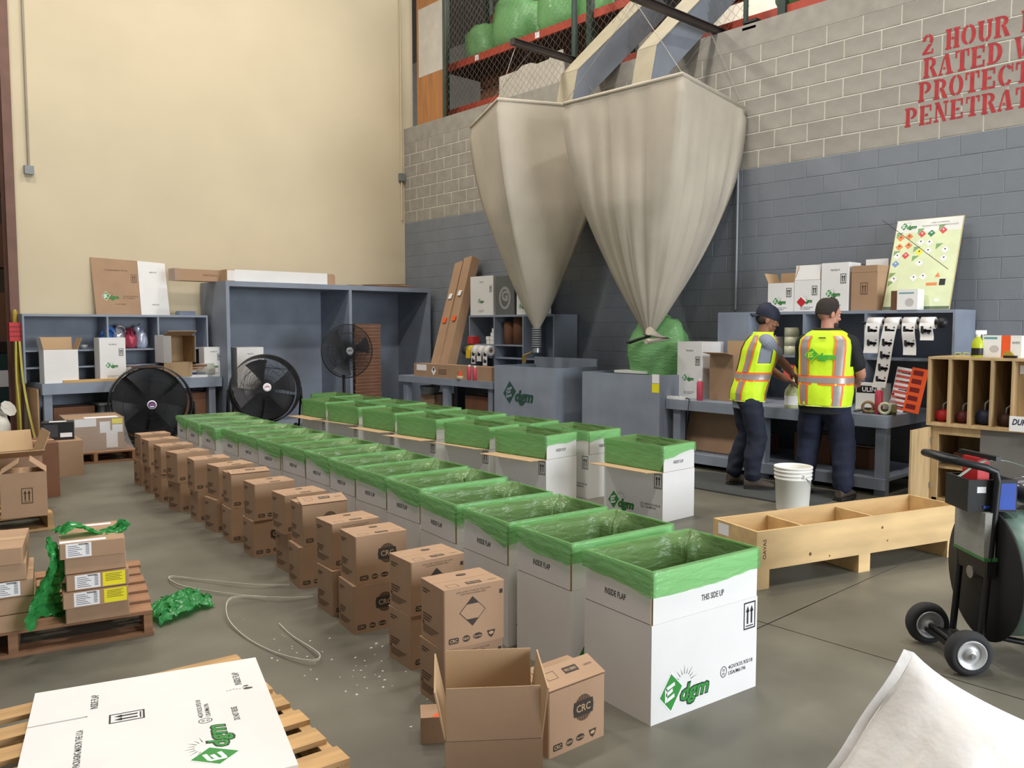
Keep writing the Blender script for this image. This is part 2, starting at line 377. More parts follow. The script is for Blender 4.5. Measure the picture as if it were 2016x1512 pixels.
for y in (11.25, 9.75, 6.7): MB().box(-.003, 0, y - .05, y + .05, 1.215, 1.305).build('location_label', PAPER, t)
def lump_bag(name, label, loc, rx, ry, rz, seed, m, rot=0, pts=1.0, group=None, cat='bag'):
    b = MB(); n = 28; rings = []
    for j in range(15):
        a = PI * (j + .5) / 15 - PI / 2; ring = []
        for k in range(n):
            u = 2 * PI * k / n; d = Vector((math.cos(a) * math.cos(u), math.cos(a) * math.sin(u), math.sin(a)))
            w_ = 1 + .16 * wob(d * 1.6 + Vector((seed, 0, 0))) + .06 * wob(d * 5 + Vector((0, seed, 0))) + .02 * wob(d * 13 + Vector((0, 0, seed)))
            sq = 1 / max(abs(d.x) ** 3 + abs(d.y) ** 3 + abs(d.z) ** 3, .2) ** .25
            z = d.z * rz * w_ * sq
            ring.append((d.x * rx * w_ * sq, d.y * ry * w_ * sq, max(z, -rz * .82) + rz * .82))
        rings.append(ring)
    b.loft(rings)
    t = thing(name, label, cat, loc, rot, group); b.build('bag_body', m, t)
    k = MB(); pk = []
    for i in range(6): pk.append((rx * (.3 + .12 * i * pts), .02 * math.sin(i * 2), rz * (1.72 + .08 * i * pts)))
    k.tube(pk, [.10, .05, .04, .07, .09, .11], 9).build('tied_neck', m, t)
    return t
for i, (y, sx, sz, lab) in enumerate([(11.5, .36, .36, 'small green plastic bag at the corner end of the red rack shelf'), (10.72, .42, .5, 'round green plastic bag on the red rack shelf, second from the corner'), (9.70, .40, .46, 'green plastic bag above the rack label, third from the corner'), (8.95, .24, .40, 'green plastic bag beside the green rack post')]):
    lump_bag('stuffed_bag', lab, (9.85, y, 6.21), .42, sx, sz, i * 3.1 + 1, BAGG, 20 * i)
lump_bag('stuffed_bag', 'green plastic bag on the low red beam at the top right', (9.8, 5.25, 5.42), .4, .5, .5, 12.0, BAGG, 40)
t = thing('storage_crate', 'brown plank crate behind the green bags', 'crate', (10.38, 11.4, 6.262))
for i in range(4): bx('plank', -.05, 0, -.7, .7, .06 + .26 * i, .26 + .26 * i, KRAFT_DK, t)
for y in (-.65, .6): bx('corner_post', 0, .06, y, y + .08, 0, 1.1, KRAFT_DK, t)
t = thing('storage_crate', 'dark brown crate under the red rack shelf', 'crate', (9.9, 11.2, 5.362))
for i in range(3): bx('plank', -.05, 0, -.55, .55, .02 + .22 * i, .21 + .22 * i, KRAFT_DK, t)
for y in (-.5, .45): bx('corner_post', 0, .06, y, y + .06, 0, .68, KRAFT_DK, t)
tag(MB().prism([(10.45, 4.9), (10.45, 5.62), (10.0, 5.63), (9.9, 5.68), (9.7, 5.68), (9.55, 5.63), (9.3, 5.64), (9.2, 5.72), (9.0, 5.72), (8.9, 4.9)], 0, .02).build('foam_board', mat('grey white board', (196, 190, 178), .8), None, Matrix(((0, 0, 1, 9.16), (1, 0, 0, 0), (0, 1, 0, 0), (0, 0, 0, 1)))), 'pale board with a ragged top standing behind the wire fence', 'board')
t = thing('plywood_sheet', 'varnished plywood panel with a white sheet above the block wall', 'panel', (8.79, 11.83, 5.065))
MB().box(0, .03, -.40, .40, 0, 2.22).build('board', mat('orange plywood', (172, 118, 72), .5, var=.12, scale=3, stretch=(6, 6, .6)), t)
MB().box(-.004, 0, -.36, .34, .84, 2.0).build('white_sheet', mat('sheet', (196, 190, 180), .6), t)
MB().box(-.01, .04, -.43, .43, 2.22, 2.27).build('top_batten', mat('batten', (120, 78, 50), .6), t)
# ---- chain link fence
t = thing('chain_link_fence', 'chain link fence standing on top of the block wall', 'fence', (8.80, 0, 5.065))
b = MB(); y0, y1, zt, c = 5.6, 11.42, 2.2, .062
nz = int(zt / c); ny = int((y1 - y0) / c)
for i in range(ny + 1):
    pts = []
    for j in range(nz + 1):
        pts.append((.004 * (1 if (i + j) % 2 else -1), y0 + i * c + (c * .47 if (i + j) % 2 else -c * .47), j * c))
    b.tube(pts, .0026, 3, cap=False)
o = b.build('wire_mesh', mat('fence wire', (120, 112, 100), .5, .4), t); o['kind'] = 'stuff'
for (y, r, m_) in ((8.38, .045, GRNR), (5.6, .03, GRNR), (11.42, .025, GRNR)):
    MB().tube([(-.03, y, 0 if y != 5.6 else -1.35), (-.03, y, 2.3)], r, 10).build('post', m_, t)
MB().tube([(-.02, y0, 2.2), (-.02, y1, 2.2)], .02, 8).build('top_rail', STEEL, t)
for z in (.02, -.06): MB().box(-.10, .06, 5.42, 5.6, z, z + .03).build('post_bracket', BLACK, t)
# ---- through the opening at the left: the next bay
t = thing('storage_rack', 'dark storage rack seen through the opening beside the cream wall', 'rack', (2.7, 15.5, 0))
for z in (.1, 1.3, 2.5, 3.7): bx('beam', -1.6, 1.2, 0, .06, z, z + .1, BROWN, t); bx('shelf_panel', -1.6, 1.2, 0.06, .9, z + .02, z + .08, KRAFT_DK, t)
for x in (-1.6, 1.15): bx('post', x, x + .08, 0, .08, 0, 4.6, BROWN, t)
for i, (x, z, wd, ht, m_, lab) in enumerate([(1.35, 1.4, .7, .7, KRAFT_DK, 'dark carton on the far rack, lower shelf'), (1.5, 2.6, .8, .6, KRAFT_DK, 'dark carton on the far rack, upper shelf'), (1.6, .2, .9, .9, mat('teal drum', (36, 62, 60), .6), 'dark green carton at the bottom of the far rack')]):
    q = thing('storage_carton', lab, 'box', (x + 1.3, 15.62, z)); bx('carton_body', -wd / 2, wd / 2, 0, .6, 0, ht, m_, q); bx('shipping_label', -.2, .1, -.003, 0, ht * .4, ht * .7, PAPER, q)
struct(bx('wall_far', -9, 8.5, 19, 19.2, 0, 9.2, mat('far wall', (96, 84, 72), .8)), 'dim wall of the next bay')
t = thing('bollard', 'yellow painted post beside the cream wall', 'post', (2.44, 12.30, 0))
MB().lathe([(.03, 0), (.03, 1.72), (.02, 1.76), (.01, 1.77)], 16).build('post_body', mat('yellow paint', (168, 142, 52), .5, var=.1), t)
MB().box(-.09, .09, -.09, .09, 0, .012).build('base_plate', mat('yellow paint', (0, 0, 0)), t)
t = thing('strapping_dispenser', 'red plastic strap holder hung on the yellow post', 'holder', (2.42, 12.2, 1.36))
MB().box(-.08, .08, -.06, .02, 0, .24).build('holder_body', RED, t)
for z in (.06, .12, .18): MB().box(-.082, .082, -.063, -.06, z, z + .012).build('rib', mat('dark red', (120, 30, 34), .5), t)
def strap(pts, wd, name, label, m, cat='strap', group=None, thick=.0012, wv=(0, 0, 1)):
    b = MB(); pts = [Vector(p) for p in pts]; sm = []
    for i in range(len(pts) - 1):
        p0, p1, p2, p3 = pts[max(i - 1, 0)], pts[i], pts[i + 1], pts[min(i + 2, len(pts) - 1)]
        for k in range(6):
            u = k / 6; sm.append(.5 * ((2 * p1) + (p2 - p0) * u + (2 * p0 - 5 * p1 + 4 * p2 - p3) * u * u + (3 * p1 - p0 - 3 * p2 + p3) * u ** 3))
    sm.append(pts[-1]); rings = []
    for i, p in enumerate(sm):
        d = (sm[min(i + 1, len(sm) - 1)] - sm[max(i - 1, 0)]).normalized(); w_ = Vector(wv); w_ = (w_ - d * w_.dot(d))
        if w_.length < .05: w_ = Vector((1, 0, 0)) - d * d.x
        w_.normalize(); nn = d.cross(w_)
        rings.append([p + w_ * wd / 2 + nn * thick, p - w_ * wd / 2 + nn * thick, p - w_ * wd / 2 - nn * thick, p + w_ * wd / 2 - nn * thick])
    b.loft(rings, sm=False)
    return tag(b.build(name, m), label, cat, group)
YST = mat('yellow strap', (186, 172, 70), .5)
strap([(2.44, 12.1, 1.36), (2.45, 12.08, 1.0), (2.47, 12.06, .7), (2.5, 12.0, .4), (2.53, 11.9, .12), (2.55, 11.85, .02)], .026, 'plastic_strap', 'yellow strap hanging from the red holder to the floor', YST, wv=(1, 0, 0))
strap([(2.40, 12.1, 1.36), (2.39, 12.1, .9), (2.41, 12.08, .4), (2.40, 12.06, .03)], .018, 'plastic_strap', 'second yellow strap end hanging straight down', YST, wv=(1, 0, 0))
lump_bag('crumpled_bag', 'crumpled white plastic bag on the floor at the left edge', (2.14, 12.1, 0), .16, .16, .24, 3.3, mat('white bag film', (214, 210, 200), .35), 0)

# ================================================================== printed marks (flat print meshes, x right, y up)
def mark_arrows(m=INK, w=.075, h=.118):
    b = MB(); b.frame(-w / 2, w / 2, -h / 2, h / 2, .006)
    b.rect(-w * .32, w * .32, -h * .40, -h * .36)
    for s in (-1, 1):
        x = s * w * .17; b.rect(x - .005, x + .005, -h * .3, h * .18); b.poly([(x - .0115, h * .14), (x + .0115, h * .14), (x, h * .36)])
    return b.mesh('arrows_mark', m)
def dgm(b, cx, cy, s, g=0, d=2, wmi=1, rays=True, M=None):
    # green tilted square with a white E, then the letters, all inside about 1.0 x .55 times s
    f = lambda pts: [(cx + p[0] * s, cy + p[1] * s) for p in pts]
    b.poly(f([(-.26, .30), (-.02, .05), (-.26, -.28), (-.50, -.02)]), 0, wmi, M)
    b.poly(f([(-.26, .27), (-.045, .05), (-.26, -.25), (-.475, -.02)]), .0002, g, M)
    for (px, py, L) in ((-.355, .045, .17), (-.355, -.035, .13), (-.34, -.115, .15)):
        b.poly(f([(px, py), (px + L, py + .05), (px + L - .01, py + .10), (px, py + .05)]), .0004, wmi, M)
    b.poly(f([(-.375, -.12), (-.335, -.10), (-.335, .09), (-.375, .07)]), .0004, wmi, M)
    b.text('dgm', cx + .21 * s, cy - .09 * s, .60 * s, .34 * s, .0005, d, M, .055, .25)
    b.text('dgm', cx + .21 * s, cy - .09 * s, .56 * s, .29 * s, .0008, g, M, .02, .25)
    if rays:
        for i in range(9):
            a = R(14 + i * 19); r0, r1 = .13, .27 - .04 * (i % 2)
            dx, dy = math.cos(a), math.sin(a); nx, ny = -dy * .005, dx * .005
            b.poly(f([(.0 + dx * r0 - nx, .08 + dy * r0 - ny), (.0 + dx * r1, .08 + dy * r1), (.0 + dx * r0 + nx, .08 + dy * r0 + ny)]), 0, d, M)
    return b
def mark_logo(s=.2, mats=None, rays=True): return dgm(MB(), 0, 0, s, rays=rays).mesh('logo', mats or [GREENP, PAPER, GREEND])
def mark_un(s=1, m=INK):
    b = MB(); b.ring(-.085 * s, 0, .02 * s, .024 * s, .003 * s)
    b.text('u', -.085 * s, .008 * s, .012 * s, .011 * s); b.text('n', -.085 * s, -.009 * s, .012 * s, .011 * s)
    b.text('4GV/X35.9/S/18', .022 * s, .012 * s, .155 * s, .017 * s, 0, 0, None, .01); b.text('USA/M6196', .0 * s, -.013 * s, .11 * s, .017 * s, 0, 0, None, .01)
    return b.mesh('packing_code', m)
def mark_text(t, wd, ht, m=INK, bold=.012): return MB().text(t, 0, 0, wd, ht, 0, 0, None, bold).mesh('printed_text', m)
M_ARROWS = mark_arrows(); M_ARROWK = mark_arrows(INKB); M_LOGO = mark_logo(.29); M_UN = mark_un()
M_FLAP = mark_text('INSIDE FLAP', .125, .026); M_UP = mark_text('THIS SIDE UP', .135, .026)

# ================================================================== white boxes with green liners
BW, BD, BH, HG = .63, .402, .61, .40
def box_body(Wd, Dp, H, t=.005):
    b = MB(); a, c = Wd / 2, Dp / 2
    for (x0, y0, x1, y1) in ((-a, -c, a, -c), (a, -c, a, c), (a, c, -a, c), (-a, c, -a, -c)):
        b.quad((x0, y0, 0), (x1, y1, 0), (x1, y1, H), (x0, y0, H), 0)
    a2, c2 = a - t, c - t
    for (x0, y0, x1, y1, X0, Y0, X1, Y1) in ((-a2, -c2, a2, -c2, -a, -c, a, -c), (a2, -c2, a2, c2, a, -c, a, c), (a2, c2, -a2, c2, a, c, -a, c), (-a2, c2, -a2, -c2, -a, c, -a, -c)):
        b.quad((x1, y1, t), (x0, y0, t), (x0, y0, H), (x1, y1, H), 1)
        b.quad((X0, Y0, H), (X1, Y1, H), (x1, y1, H), (x0, y0, H), 1)
    b.rect(-a, a, -c, c, 0, 1); b.rect(-a2, a2, -c2, c2, t, 1)
    return b
def flap_mesh(L, h, m_out=WHITEB, t=.005, gap=.003):
    # hinge on the x axis, stands up along +z, outside looks to -y
    b = MB(); b.quad((-L / 2, 0, gap), (L / 2, 0, gap), (L / 2, 0, h), (-L / 2, 0, h), 0)
    b.quad((L / 2, t, 0), (-L / 2, t, 0), (-L / 2, t, h), (L / 2, t, h), 1)
    for (x, y, X, Y) in ((-L / 2, 0, -L / 2, t), (L / 2, t, L / 2, 0)): b.quad((X, Y, 0), (x, y, 0), (x, y, h), (X, Y, h), 1)
    b.quad((-L / 2, 0, h), (L / 2, 0, h), (L / 2, t, h), (-L / 2, t, h), 1)
    return b.mesh('flap', [m_out, KRAFT_IN])
BODY_W = box_body(BW, BD, HG).mesh('box_body', [WHITEB, KRAFT_IN])
FL_L = flap_mesh(BW - .012, BH - HG - .004, gap=.0006); FL_S = flap_mesh(BD - .012, BH - HG - .004)
def rectpts(a, c, n):
    pts = []
    for side, (p, q, nn) in enumerate((((-a, -c), (a, -c), (0, -1)), ((a, -c), (a, c), (1, 0)), ((a, c), (-a, c), (0, 1)), ((-a, c), (-a, -c), (-1, 0)))):
        for i in range(n):
            u = i / n; pts.append((p[0] + (q[0] - p[0]) * u, p[1] + (q[1] - p[1]) * u, nn[0], nn[1], side, u))
    return pts
def liner_mesh(seed, openf=False):
    b = MB(); n = 24; P = rectpts(BW / 2, BD / 2, n); rs = random.Random(seed)
    ph = [rs.uniform(0, 6) for _ in range(4)]; gc = rs.choice((0, 1)) ; rings = []
    def corner(nx, ny, side, u):  # soften normals near corners
        return nx, ny
    sk = []
    for (x, y, nx, ny, sd, u) in P:
        if sd == 0: L = .20 if openf else .095 + .012 * math.sin(u * 3 + ph[0])
        elif sd == 3: L = .06 + .055 * u + .012 * math.sin(u * 4 + ph[3])
        elif sd == 1: L = .10 - .035 * u + .01 * math.sin(u * 5 + ph[1])
        else: L = .08
        sk.append(L + .006 * wob((x * 14, y * 14, seed)))
    for (lv, off) in ((1, .007), (.85, .009), (.7, .006), (.55, .010), (.4, .006), (.25, .007), (.1, .005), (.0, .003)):
        ring = []
        for (p, L) in zip(P, sk):
            x, y, nx, ny, sd, u = p; w_ = (.0045 * wob((x * 8 + lv * 3, y * 8, seed + lv * 4 + (x + y) * 14)) + .001) * min(1, lv * 4)
            o_ = off + w_
            if openf and sd == 0 and lv > .1: o_ = -.004 + 2 * w_ + .012 * math.sin(PI * u) * (lv - .5)
            ex = (.006 if u == 0 else 0)
            ring.append((x + nx * o_ - (ex if sd in (0, 3) else -ex) * (1 if u == 0 else 0), y + ny * o_, BH - L * lv + .003))
        rings.append(ring)
    sag = lambda u, x, y: .003 * wob((x * 9, y * 9, seed)) - .004 * math.sin(PI * u)
    b.loft(rings, cap=False); last = rings[-1]; rings = []
    b.loft([last, [(x - nx * .008, y - ny * .008, BH + .0035) for (x, y, nx, ny, sd, u) in P]], cap=False, sm=False)
    rings.append([(x - nx * .008, y - ny * .008, BH + .0035) for (x, y, nx, ny, sd, u) in P])
    for k, (z, off) in enumerate(((BH - .02, .009), (.57, .011), (.50, .016), (.42, .022), (.30, .03), (.18, .04), (.06, .06))):
        ring = []
        for (x, y, nx, ny, sd, u) in P:
            f = 1 - off / (BW / 2); w_ = .014 * wob((x * 11 + seed, y * 11, z * 5)) * min(1, k * .5)
            dx, dy = x - BW / 2, y - BD / 2
            g = math.exp(-(dx * dx + dy * dy) / .012) * (.09 if k > 0 else .02) * (1 + .6 * wob((x * 30, y * 30, z * 14 + seed)))
            sg = BW / 2 - off; sgy = BD / 2 - off
            ring.append((max(-sg, min(sg, x)) - nx * abs(w_) - g, max(-sgy, min(sgy, y)) - ny * abs(w_) - g * .8, z))
        rings.append(ring)
    b.loft(rings, 1, cap=False)
    k = len(b.v); b.add(rings[-1] + [(0, 0, .05)], [(i, (i + 1) % len(P), len(P)) for i in range(len(P))], 1, None, True)
    return b.mesh('liner', [LINER, LINER_SHADED])
LIN_A = [liner_mesh(i + 1) for i in range(5)]; LIN_B = [liner_mesh(i + 21, True) for i in range(3)]
def white_box(label, corner, c_local, rot, liner, group, openf=False, simple=False):
    q = Matrix.Rotation(R(rot), 3, 'Z') @ Vector((c_local[0], c_local[1], 0))
    t = thing('lined_box', label, 'box', (corner[0] - q.x, corner[1] - q.y, 0), rot, group)
    bd = link('box_body', BODY_W, t)
    link('arrows_mark', M_ARROWS, bd, FRONT(BW / 2 - .05, .325, -BD / 2 - .0008))
    link('logo', M_LOGO, bd, FRONT(-BW / 2 + .185, .105, -BD / 2 - .0008))
    link('packing_code', M_UN, bd, FRONT(BW / 2 - .125, .115, -BD / 2 - .0008))
    j = lambda a: random.uniform(-a, a)
    # long flaps front and back, short flaps left and right
    f = link('flap', FL_L, t, T(0, -BD / 2, HG, rx=(86 + j(5)) if openf else j(.4)))
    if not openf: link('printed_text', M_UP, f, FRONT(.03, .058, -.0008))
    link('flap', FL_L, t, T(0, BD / 2, HG, rz=180, rx=j(.4)))
    for s in (-1, 1):
        f = link('flap', FL_S, t, T(s * BW / 2, 0, HG, rz=90 * s, rx=j(.4)))
        link('printed_text', M_FLAP, f, FRONT(-.01, .072, -.0008))
    link('liner', liner, t)
    return t
NA = [(2.50, 1.96, -7), (2.57, 2.46, -6.5), (2.62, 2.93, -7), (2.68, 3.41, -8), (2.80, 3.90, -5), (2.87, 4.355, -3), (2.92, 4.81, -5), (2.985, 5.26, -3.5), (3.02, 5.69, -2.5), (3.03, 6.12, 0), (3.05, 6.56, -2.5), (3.08, 7.03, -5), (3.07, 7.51, -6), (3.10, 7.98, -7), (3.16, 8.45, -8)]
for i, (x, y, r_) in enumerate(NA):
    lab = 'lined white box nearest the camera, showing its whole logo face' if i == 0 else 'lined white box at the far end of the long left row' if i == 14 else 'lined white box, %s from the near end of the long left row' % ORD[i]
    white_box(lab, (x, y), (-BW / 2, -BD / 2), r_, LIN_A[i % 5], 'lined boxes in the long left row')
NB = [(4.97, 5.06, 3), (4.99, 5.84, 4), (5.01, 6.69, 4), (5.05, 7.49, 1), (5.10, 8.31, 4), (5.13, 9.12, -1)]
for i, (x, y, r_) in enumerate(NB):
    lab = 'lined white box with its side flap folded out, %s in the middle row' % (ORD[i] if 0 < i < 5 else ('nearest' if i == 0 else 'farthest'))
    white_box(lab, (x, y), (BW / 2, -BD / 2), -90 + r_, LIN_B[i % 3], 'lined boxes in the middle row', True)
white_box('lined white box standing alone with one flap folded out, near the workers', (5.22, 4.0), (BW / 2, -BD / 2), -91.5, LIN_B[1], None, True)
NC = [(5.46, 5.01, -3), (5.49, 5.80, 3), (5.54, 6.65, 3), (5.57, 7.47, 3), (5.66, 8.28, 2), (5.66, 9.05, 3), (5.68, 9.82, 2)]
for i, (x, y, r_) in enumerate(NC):
    lab = 'lined white box, %s in the row next to the grey bins' % (ORD[i] if 0 < i < 6 else ('nearest' if i == 0 else 'farthest'))
    white_box(lab, (x, y), (BW / 2, -BD / 2), -90 + r_, LIN_A[(i + 2) % 5], 'lined boxes in the row by the bins')

# ================================================================== brown cartons
CW, CD, CH = .285, .21, .248
def carton_body(Wd, Dp, H, m=KRAFT):
    b = MB(); e = .004; a, c = Wd / 2, Dp / 2
    pr = [(-a + e, -c), (a - e, -c), (a, -c + e), (a, c - e), (a - e, c), (-a + e, c), (-a, c - e), (-a, -c + e)]
    b.prism(pr, 0, H - .004); return b.mesh('carton_body', m)
C_BODY = carton_body(CW, CD, CH)
TF = MB().box(-CW / 2, CW / 2, -CD / 2, -.0025, CH - .004, CH).mesh('top_flap', KRAFT)
TF2 = MB().box(-CW / 2, CW / 2, .0015, CD / 2, CH - .004, CH - .0005).mesh('top_flap', KRAFT)
TFO = MB().box(-CW / 2, CW / 2, 0, CD * .5, 0, .004).mesh('top_flap', KRAFT)
def pill(b, cx, cy, w_, h, t, z=0):
    b.ell(cx, cy, w_ / 2, h / 2, z, 0, None, 10) if t == 'o' else b.poly([(cx - w_ / 2, cy - h * .3), (cx - w_ * .42, cy - h / 2), (cx + w_ * .42, cy - h / 2), (cx + w_ / 2, cy - h * .3), (cx + w_ / 2, cy + h * .3), (cx + w_ * .42, cy + h / 2), (cx - w_ * .42, cy + h / 2), (cx - w_ / 2, cy + h * .3)], z)
def logo_row():
    b = MB(); y = -CH / 2 + .032
    pill(b, -.098, y, .046, .024, 'p'); b.text('CRC', -.098, y, .036, .014, .0003, 1, None, .02)
    pill(b, -.040, y, .036, .028, 'o'); b.text('K&W', -.040, y, .028, .011, .0003, 1, None, .02)
    pill(b, .014, y + .002, .044, .026, 'o'); b.text('Sta-Lube', .014, y + .002, .036, .009, .0003, 1, None, .02)
    b.poly([(.058, y + .014), (.098, y + .014), (.09, y - .008), (.078, y - .018), (.066, y - .008)]); b.ell(.078, y + .002, .012, .007, .0003, 1, None, 8)
    return b
b = logo_row()
b.ell(.03, .02, .045, .05, 0, 2, None, 28); b.poly([(-.018, -.008), (.078, -.008), (.082, .02), (.078, .048), (-.018, .048), (-.022, .02)], .0003, 0)
for k in range(-3, 4): b.rect(.03 + k * .0125 - .0006, .03 + k * .0125 + .0006, .052, .066 - abs(k) * .003, .0003, 1); b.rect(.03 + k * .0125 - .0006, .03 + k * .0125 + .0006, -.027 + abs(k) * .003, -.012, .0003, 1)
b.text('CRC', .03, .02, .072, .028, .0006, 1, None, .012)
M_CRC = b.mesh('print_face', [INKK, KRAFT_IN, INKB])
b = logo_row(); q = .062; cx, cy = -.01, .018
b.poly([(cx, cy + q), (cx + q, cy), (cx, cy - q), (cx - q, cy)], 0, 0)
b.poly([(cx, cy + q - .004), (cx + q - .004, cy), (cx, cy - q + .004), (cx - q + .004, cy)], .0003, 3)
for s in (1, -1): b.poly([(cx, cy + s * (q - .001)), (cx - .030, cy + s * .031), (cx + .030, cy + s * .031)][::s], .0006, 0)
b.text('SAFE LEVEL STORE BY THE CASE', -.005, .104, .16, .006, 0, 2); b.text('KEEP FROM EXTREME HEAT', -.005, .094, .12, .006, 0, 2)
b.rect(.118, .134, .07, .088, 0, 0)
M_DIA = b.mesh('print_face', [INKK, KRAFT_IN, INKB, KRAFT])
b = MB()
for k, (x0, x1) in enumerate(((-.085, -.02), (-.085, -.045))): b.rect(x0, x1, .085 - k * .012, .091 - k * .012)
for k in range(3): b.rect(-.085, .0 - k * .012, -.02 - .012 * k, -.014 - .012 * k)
for k in range(4): b.rect(-.085, .06 - k * .02, -.068 - .009 * k, -.064 - .009 * k)
b.rect(-.09, -.075, -.062, -.05)
M_SIDE = b.mesh('print_side', INKB)
b = MB(); b.rect(-.02, .05, -.082, -.052, 0, 0); b.text('PRO SERIES', .015, -.067, .056, .012, .0003, 1, None, .01)
b.frame(-.11, -.06, -.088, -.05, .0015); b.text('CAUTION', .10, -.07, .04, .009); b.ell(.02, .05, .024, .014); b.text('CRC', .02, .05, .026, .01, .0003, 1)
M_TOP = b.mesh('print_top', [INKK, KRAFT_IN])
b = MB(); b.rect(-.02, .05, -.082, -.052, 0, 0); b.text('PRO SERIES', .015, -.067, .056, .012, .0003, 1, None, .01)
b.frame(-.11, -.06, -.088, -.05, .0015); b.text('CAUTION', .10, -.07, .04, .009); M_TOP2 = b.mesh('print_top', [INKK, KRAFT_IN])
def carton(label, corner, z, rot, face, group, topopen=None):
    q = Matrix.Rotation(R(rot), 3, 'Z') @ Vector((-CW / 2, -CD / 2, 0))
    t = thing('brown_carton', label, 'box', (corner[0] - q.x, corner[1] - q.y, z), rot, group)
    bd = link('carton_body', C_BODY, t)
    link('print_face', face, bd, FRONT(0, CH / 2, -CD / 2 - .0006)); link('print_side', M_SIDE, bd, LEFT(0, CH / 2, -CW / 2 - .0006))
    if topopen is None:
        f = link('top_flap', TF, t); link('print_top', M_TOP, f, T(0, 0, CH + .0006)); link('top_flap', TF2, t)
    else:
        f = link('top_flap', TFO, t, T(0, -CD / 2, CH, rx=topopen)); link('print_top', M_TOP2, f, T(0, .13, .0046)); link('top_flap', TF2, t)
    return t
NS = [(1.98, 2.60, -10), (2.11, 3.01, -6), (2.165, 3.57, -9), (2.215, 3.89, -5), (2.32, 4.42, -9), (2.375, 4.75, -4), (2.395, 5.22, -4.5), (2.435, 5.69, -7), (2.50, 6.06, 2), (2.48, 6.49, -7), (2.51, 6.93, 5), (2.55, 7.43, -3), (2.60, 7.89, -2), (2.68, 8.35, -3)]
BOTJ = [(0.0, .0), (.0, .005), (-.018, 0), (-.015, -.02), (-.025, 0), (.02, .0), (-.012, .015), (-.01, 0), (-.03, .0), (.022, -.01), (.02, 0), (0, .01), (.01, .0), (-.005, 0)]
FACES = [M_DIA, M_DIA, M_CRC, M_DIA, M_CRC, M_DIA, M_CRC, M_CRC, M_DIA, M_CRC, M_CRC, M_DIA, M_CRC, M_CRC]
for i, (x, y, r_) in enumerate(NS):
    w_ = 'nearest' if i == 0 else 'farthest' if i == 13 else ORD[i]
    carton('brown printed carton on top of the %s stack in the carton row' % w_ if i in (0, 13) else 'brown printed carton on top of the %s stack from the near end' % w_, (x, y), .25, r_, FACES[i], 'brown cartons in the two-high row', {4: 16, 7: 8}.get(i))
    carton('brown printed carton at the bottom of the %s stack in the carton row' % w_ if i in (0, 13) else 'brown printed carton at the bottom of the %s stack from the near end' % w_, (x + BOTJ[i][0], y + BOTJ[i][1]), 0, r_ + random.uniform(-3, 3), FACES[i] if i not in (3, 9) else M_DIA, 'brown cartons in the two-high row')
carton('brown printed carton with a lifted top flap beside the open empty carton', (2.03, 2.05), 0, -3, M_CRC, None, 22)
# open empty carton in front
def open_carton(name, label, loc, rot, Wd, Dp, H, fl, angs, m=KRAFT, marks=None):
    t = thing(name, label, 'box', loc, rot)
    body = box_body(Wd, Dp, H).build('carton_body', [m, KRAFT_IN], t)
    for k, (a, L, M_) in enumerate(((angs[0], Wd, lambda a: T(0, -Dp / 2, H, rx=a)), (angs[1], Dp, lambda a: T(Wd / 2, 0, H, rz=90) @ T(rx=a)), (angs[2], Wd, lambda a: T(0, Dp / 2, H, rz=180) @ T(rx=a)), (angs[3], Dp, lambda a: T(-Wd / 2, 0, H, rz=-90) @ T(rx=a)))):
        if a is None: continue
        link('flap', flap_mesh(L - .008, fl, m), t, M_(a))
    return t, body
u = Vector((.797, -.604, 0)); v = Vector((.604, .797, 0)); cpos = Vector((1.54, 2.02, 0)) + u * .155 + v * .15
open_carton('open_carton', 'empty brown carton with all four flaps open, nearest the camera', (cpos.x, cpos.y, 0), math.degrees(math.atan2(u.y, u.x)), .31, .32, .25, .165, (-9, 7, 5, 12))
t = thing('small_carton', 'small brown carton with an orange sticker beside the open carton', 'box', (1.84, 2.45, 0), -35)
bx('carton_body', -.07, .08, -.05, .06, 0, .10, KRAFT, t); MB().prism([(-.03, -.045), (.05, -.045), (.02, .02)], .1, .1008).build('sticker', ORANGE, t)

# ================================================================== pallets
def pallet(label, corner, c_local, rot, Wd, Dp, H, nb, bw, m, mats2=None, block_end=None):
    q = Matrix.Rotation(R(rot), 3, 'Z') @ Vector((c_local[0] * Wd / 2, c_local[1] * Dp / 2, 0))
    t = thing('wooden_pallet', label, 'pallet', (corner[0] - q.x, corner[1] - q.y, 0), rot)
    th = .018; bmsh = MB().box(-Wd / 2, Wd / 2, -bw / 2, bw / 2, 0, th).mesh('deck_board', m)
    for i in range(nb):
        y = -Dp / 2 + bw / 2 + (Dp - bw) * i / (nb - 1)
        link('deck_board', bmsh, t, T(random.uniform(-.012, .012), y, H - th, rz=random.uniform(-.6, .6)))
    sm_ = MB().box(-.02, .02, -Dp / 2, Dp / 2, th, H - th).mesh('stringer', mats2 or m)
    for x in (-Wd / 2 + .025, 0, Wd / 2 - .025): link('stringer', sm_, t, T(x, 0, 0))
    b2 = MB().box(-Wd / 2, Wd / 2, -bw / 2, bw / 2, 0, th).mesh('bottom_board', mats2 or m)
    for y in (-Dp / 2 + bw / 2, 0, Dp / 2 - bw / 2): link('bottom_board', b2, t, T(0, y, 0))
    return t
pallet('pale slatted pallet in the foreground under the white sheet', (1.385, 2.33), (1, -1), -5, 1.22, 1.10, .13, 7, .10, PALW)
t = thing('flattened_box', 'flattened white box sheet with print lying on the foreground pallet', 'box', (1.22, 2.38, .1305), -17)
b = MB(); WS, LS = .82, .96
b.prism([(0, 0), (0, LS), (-WS, LS), (-WS, LS - .30), (-WS + .19, LS - .295), (-WS + .19, LS - .305), (-WS, LS - .31), (-WS, 0)], 0, .014)
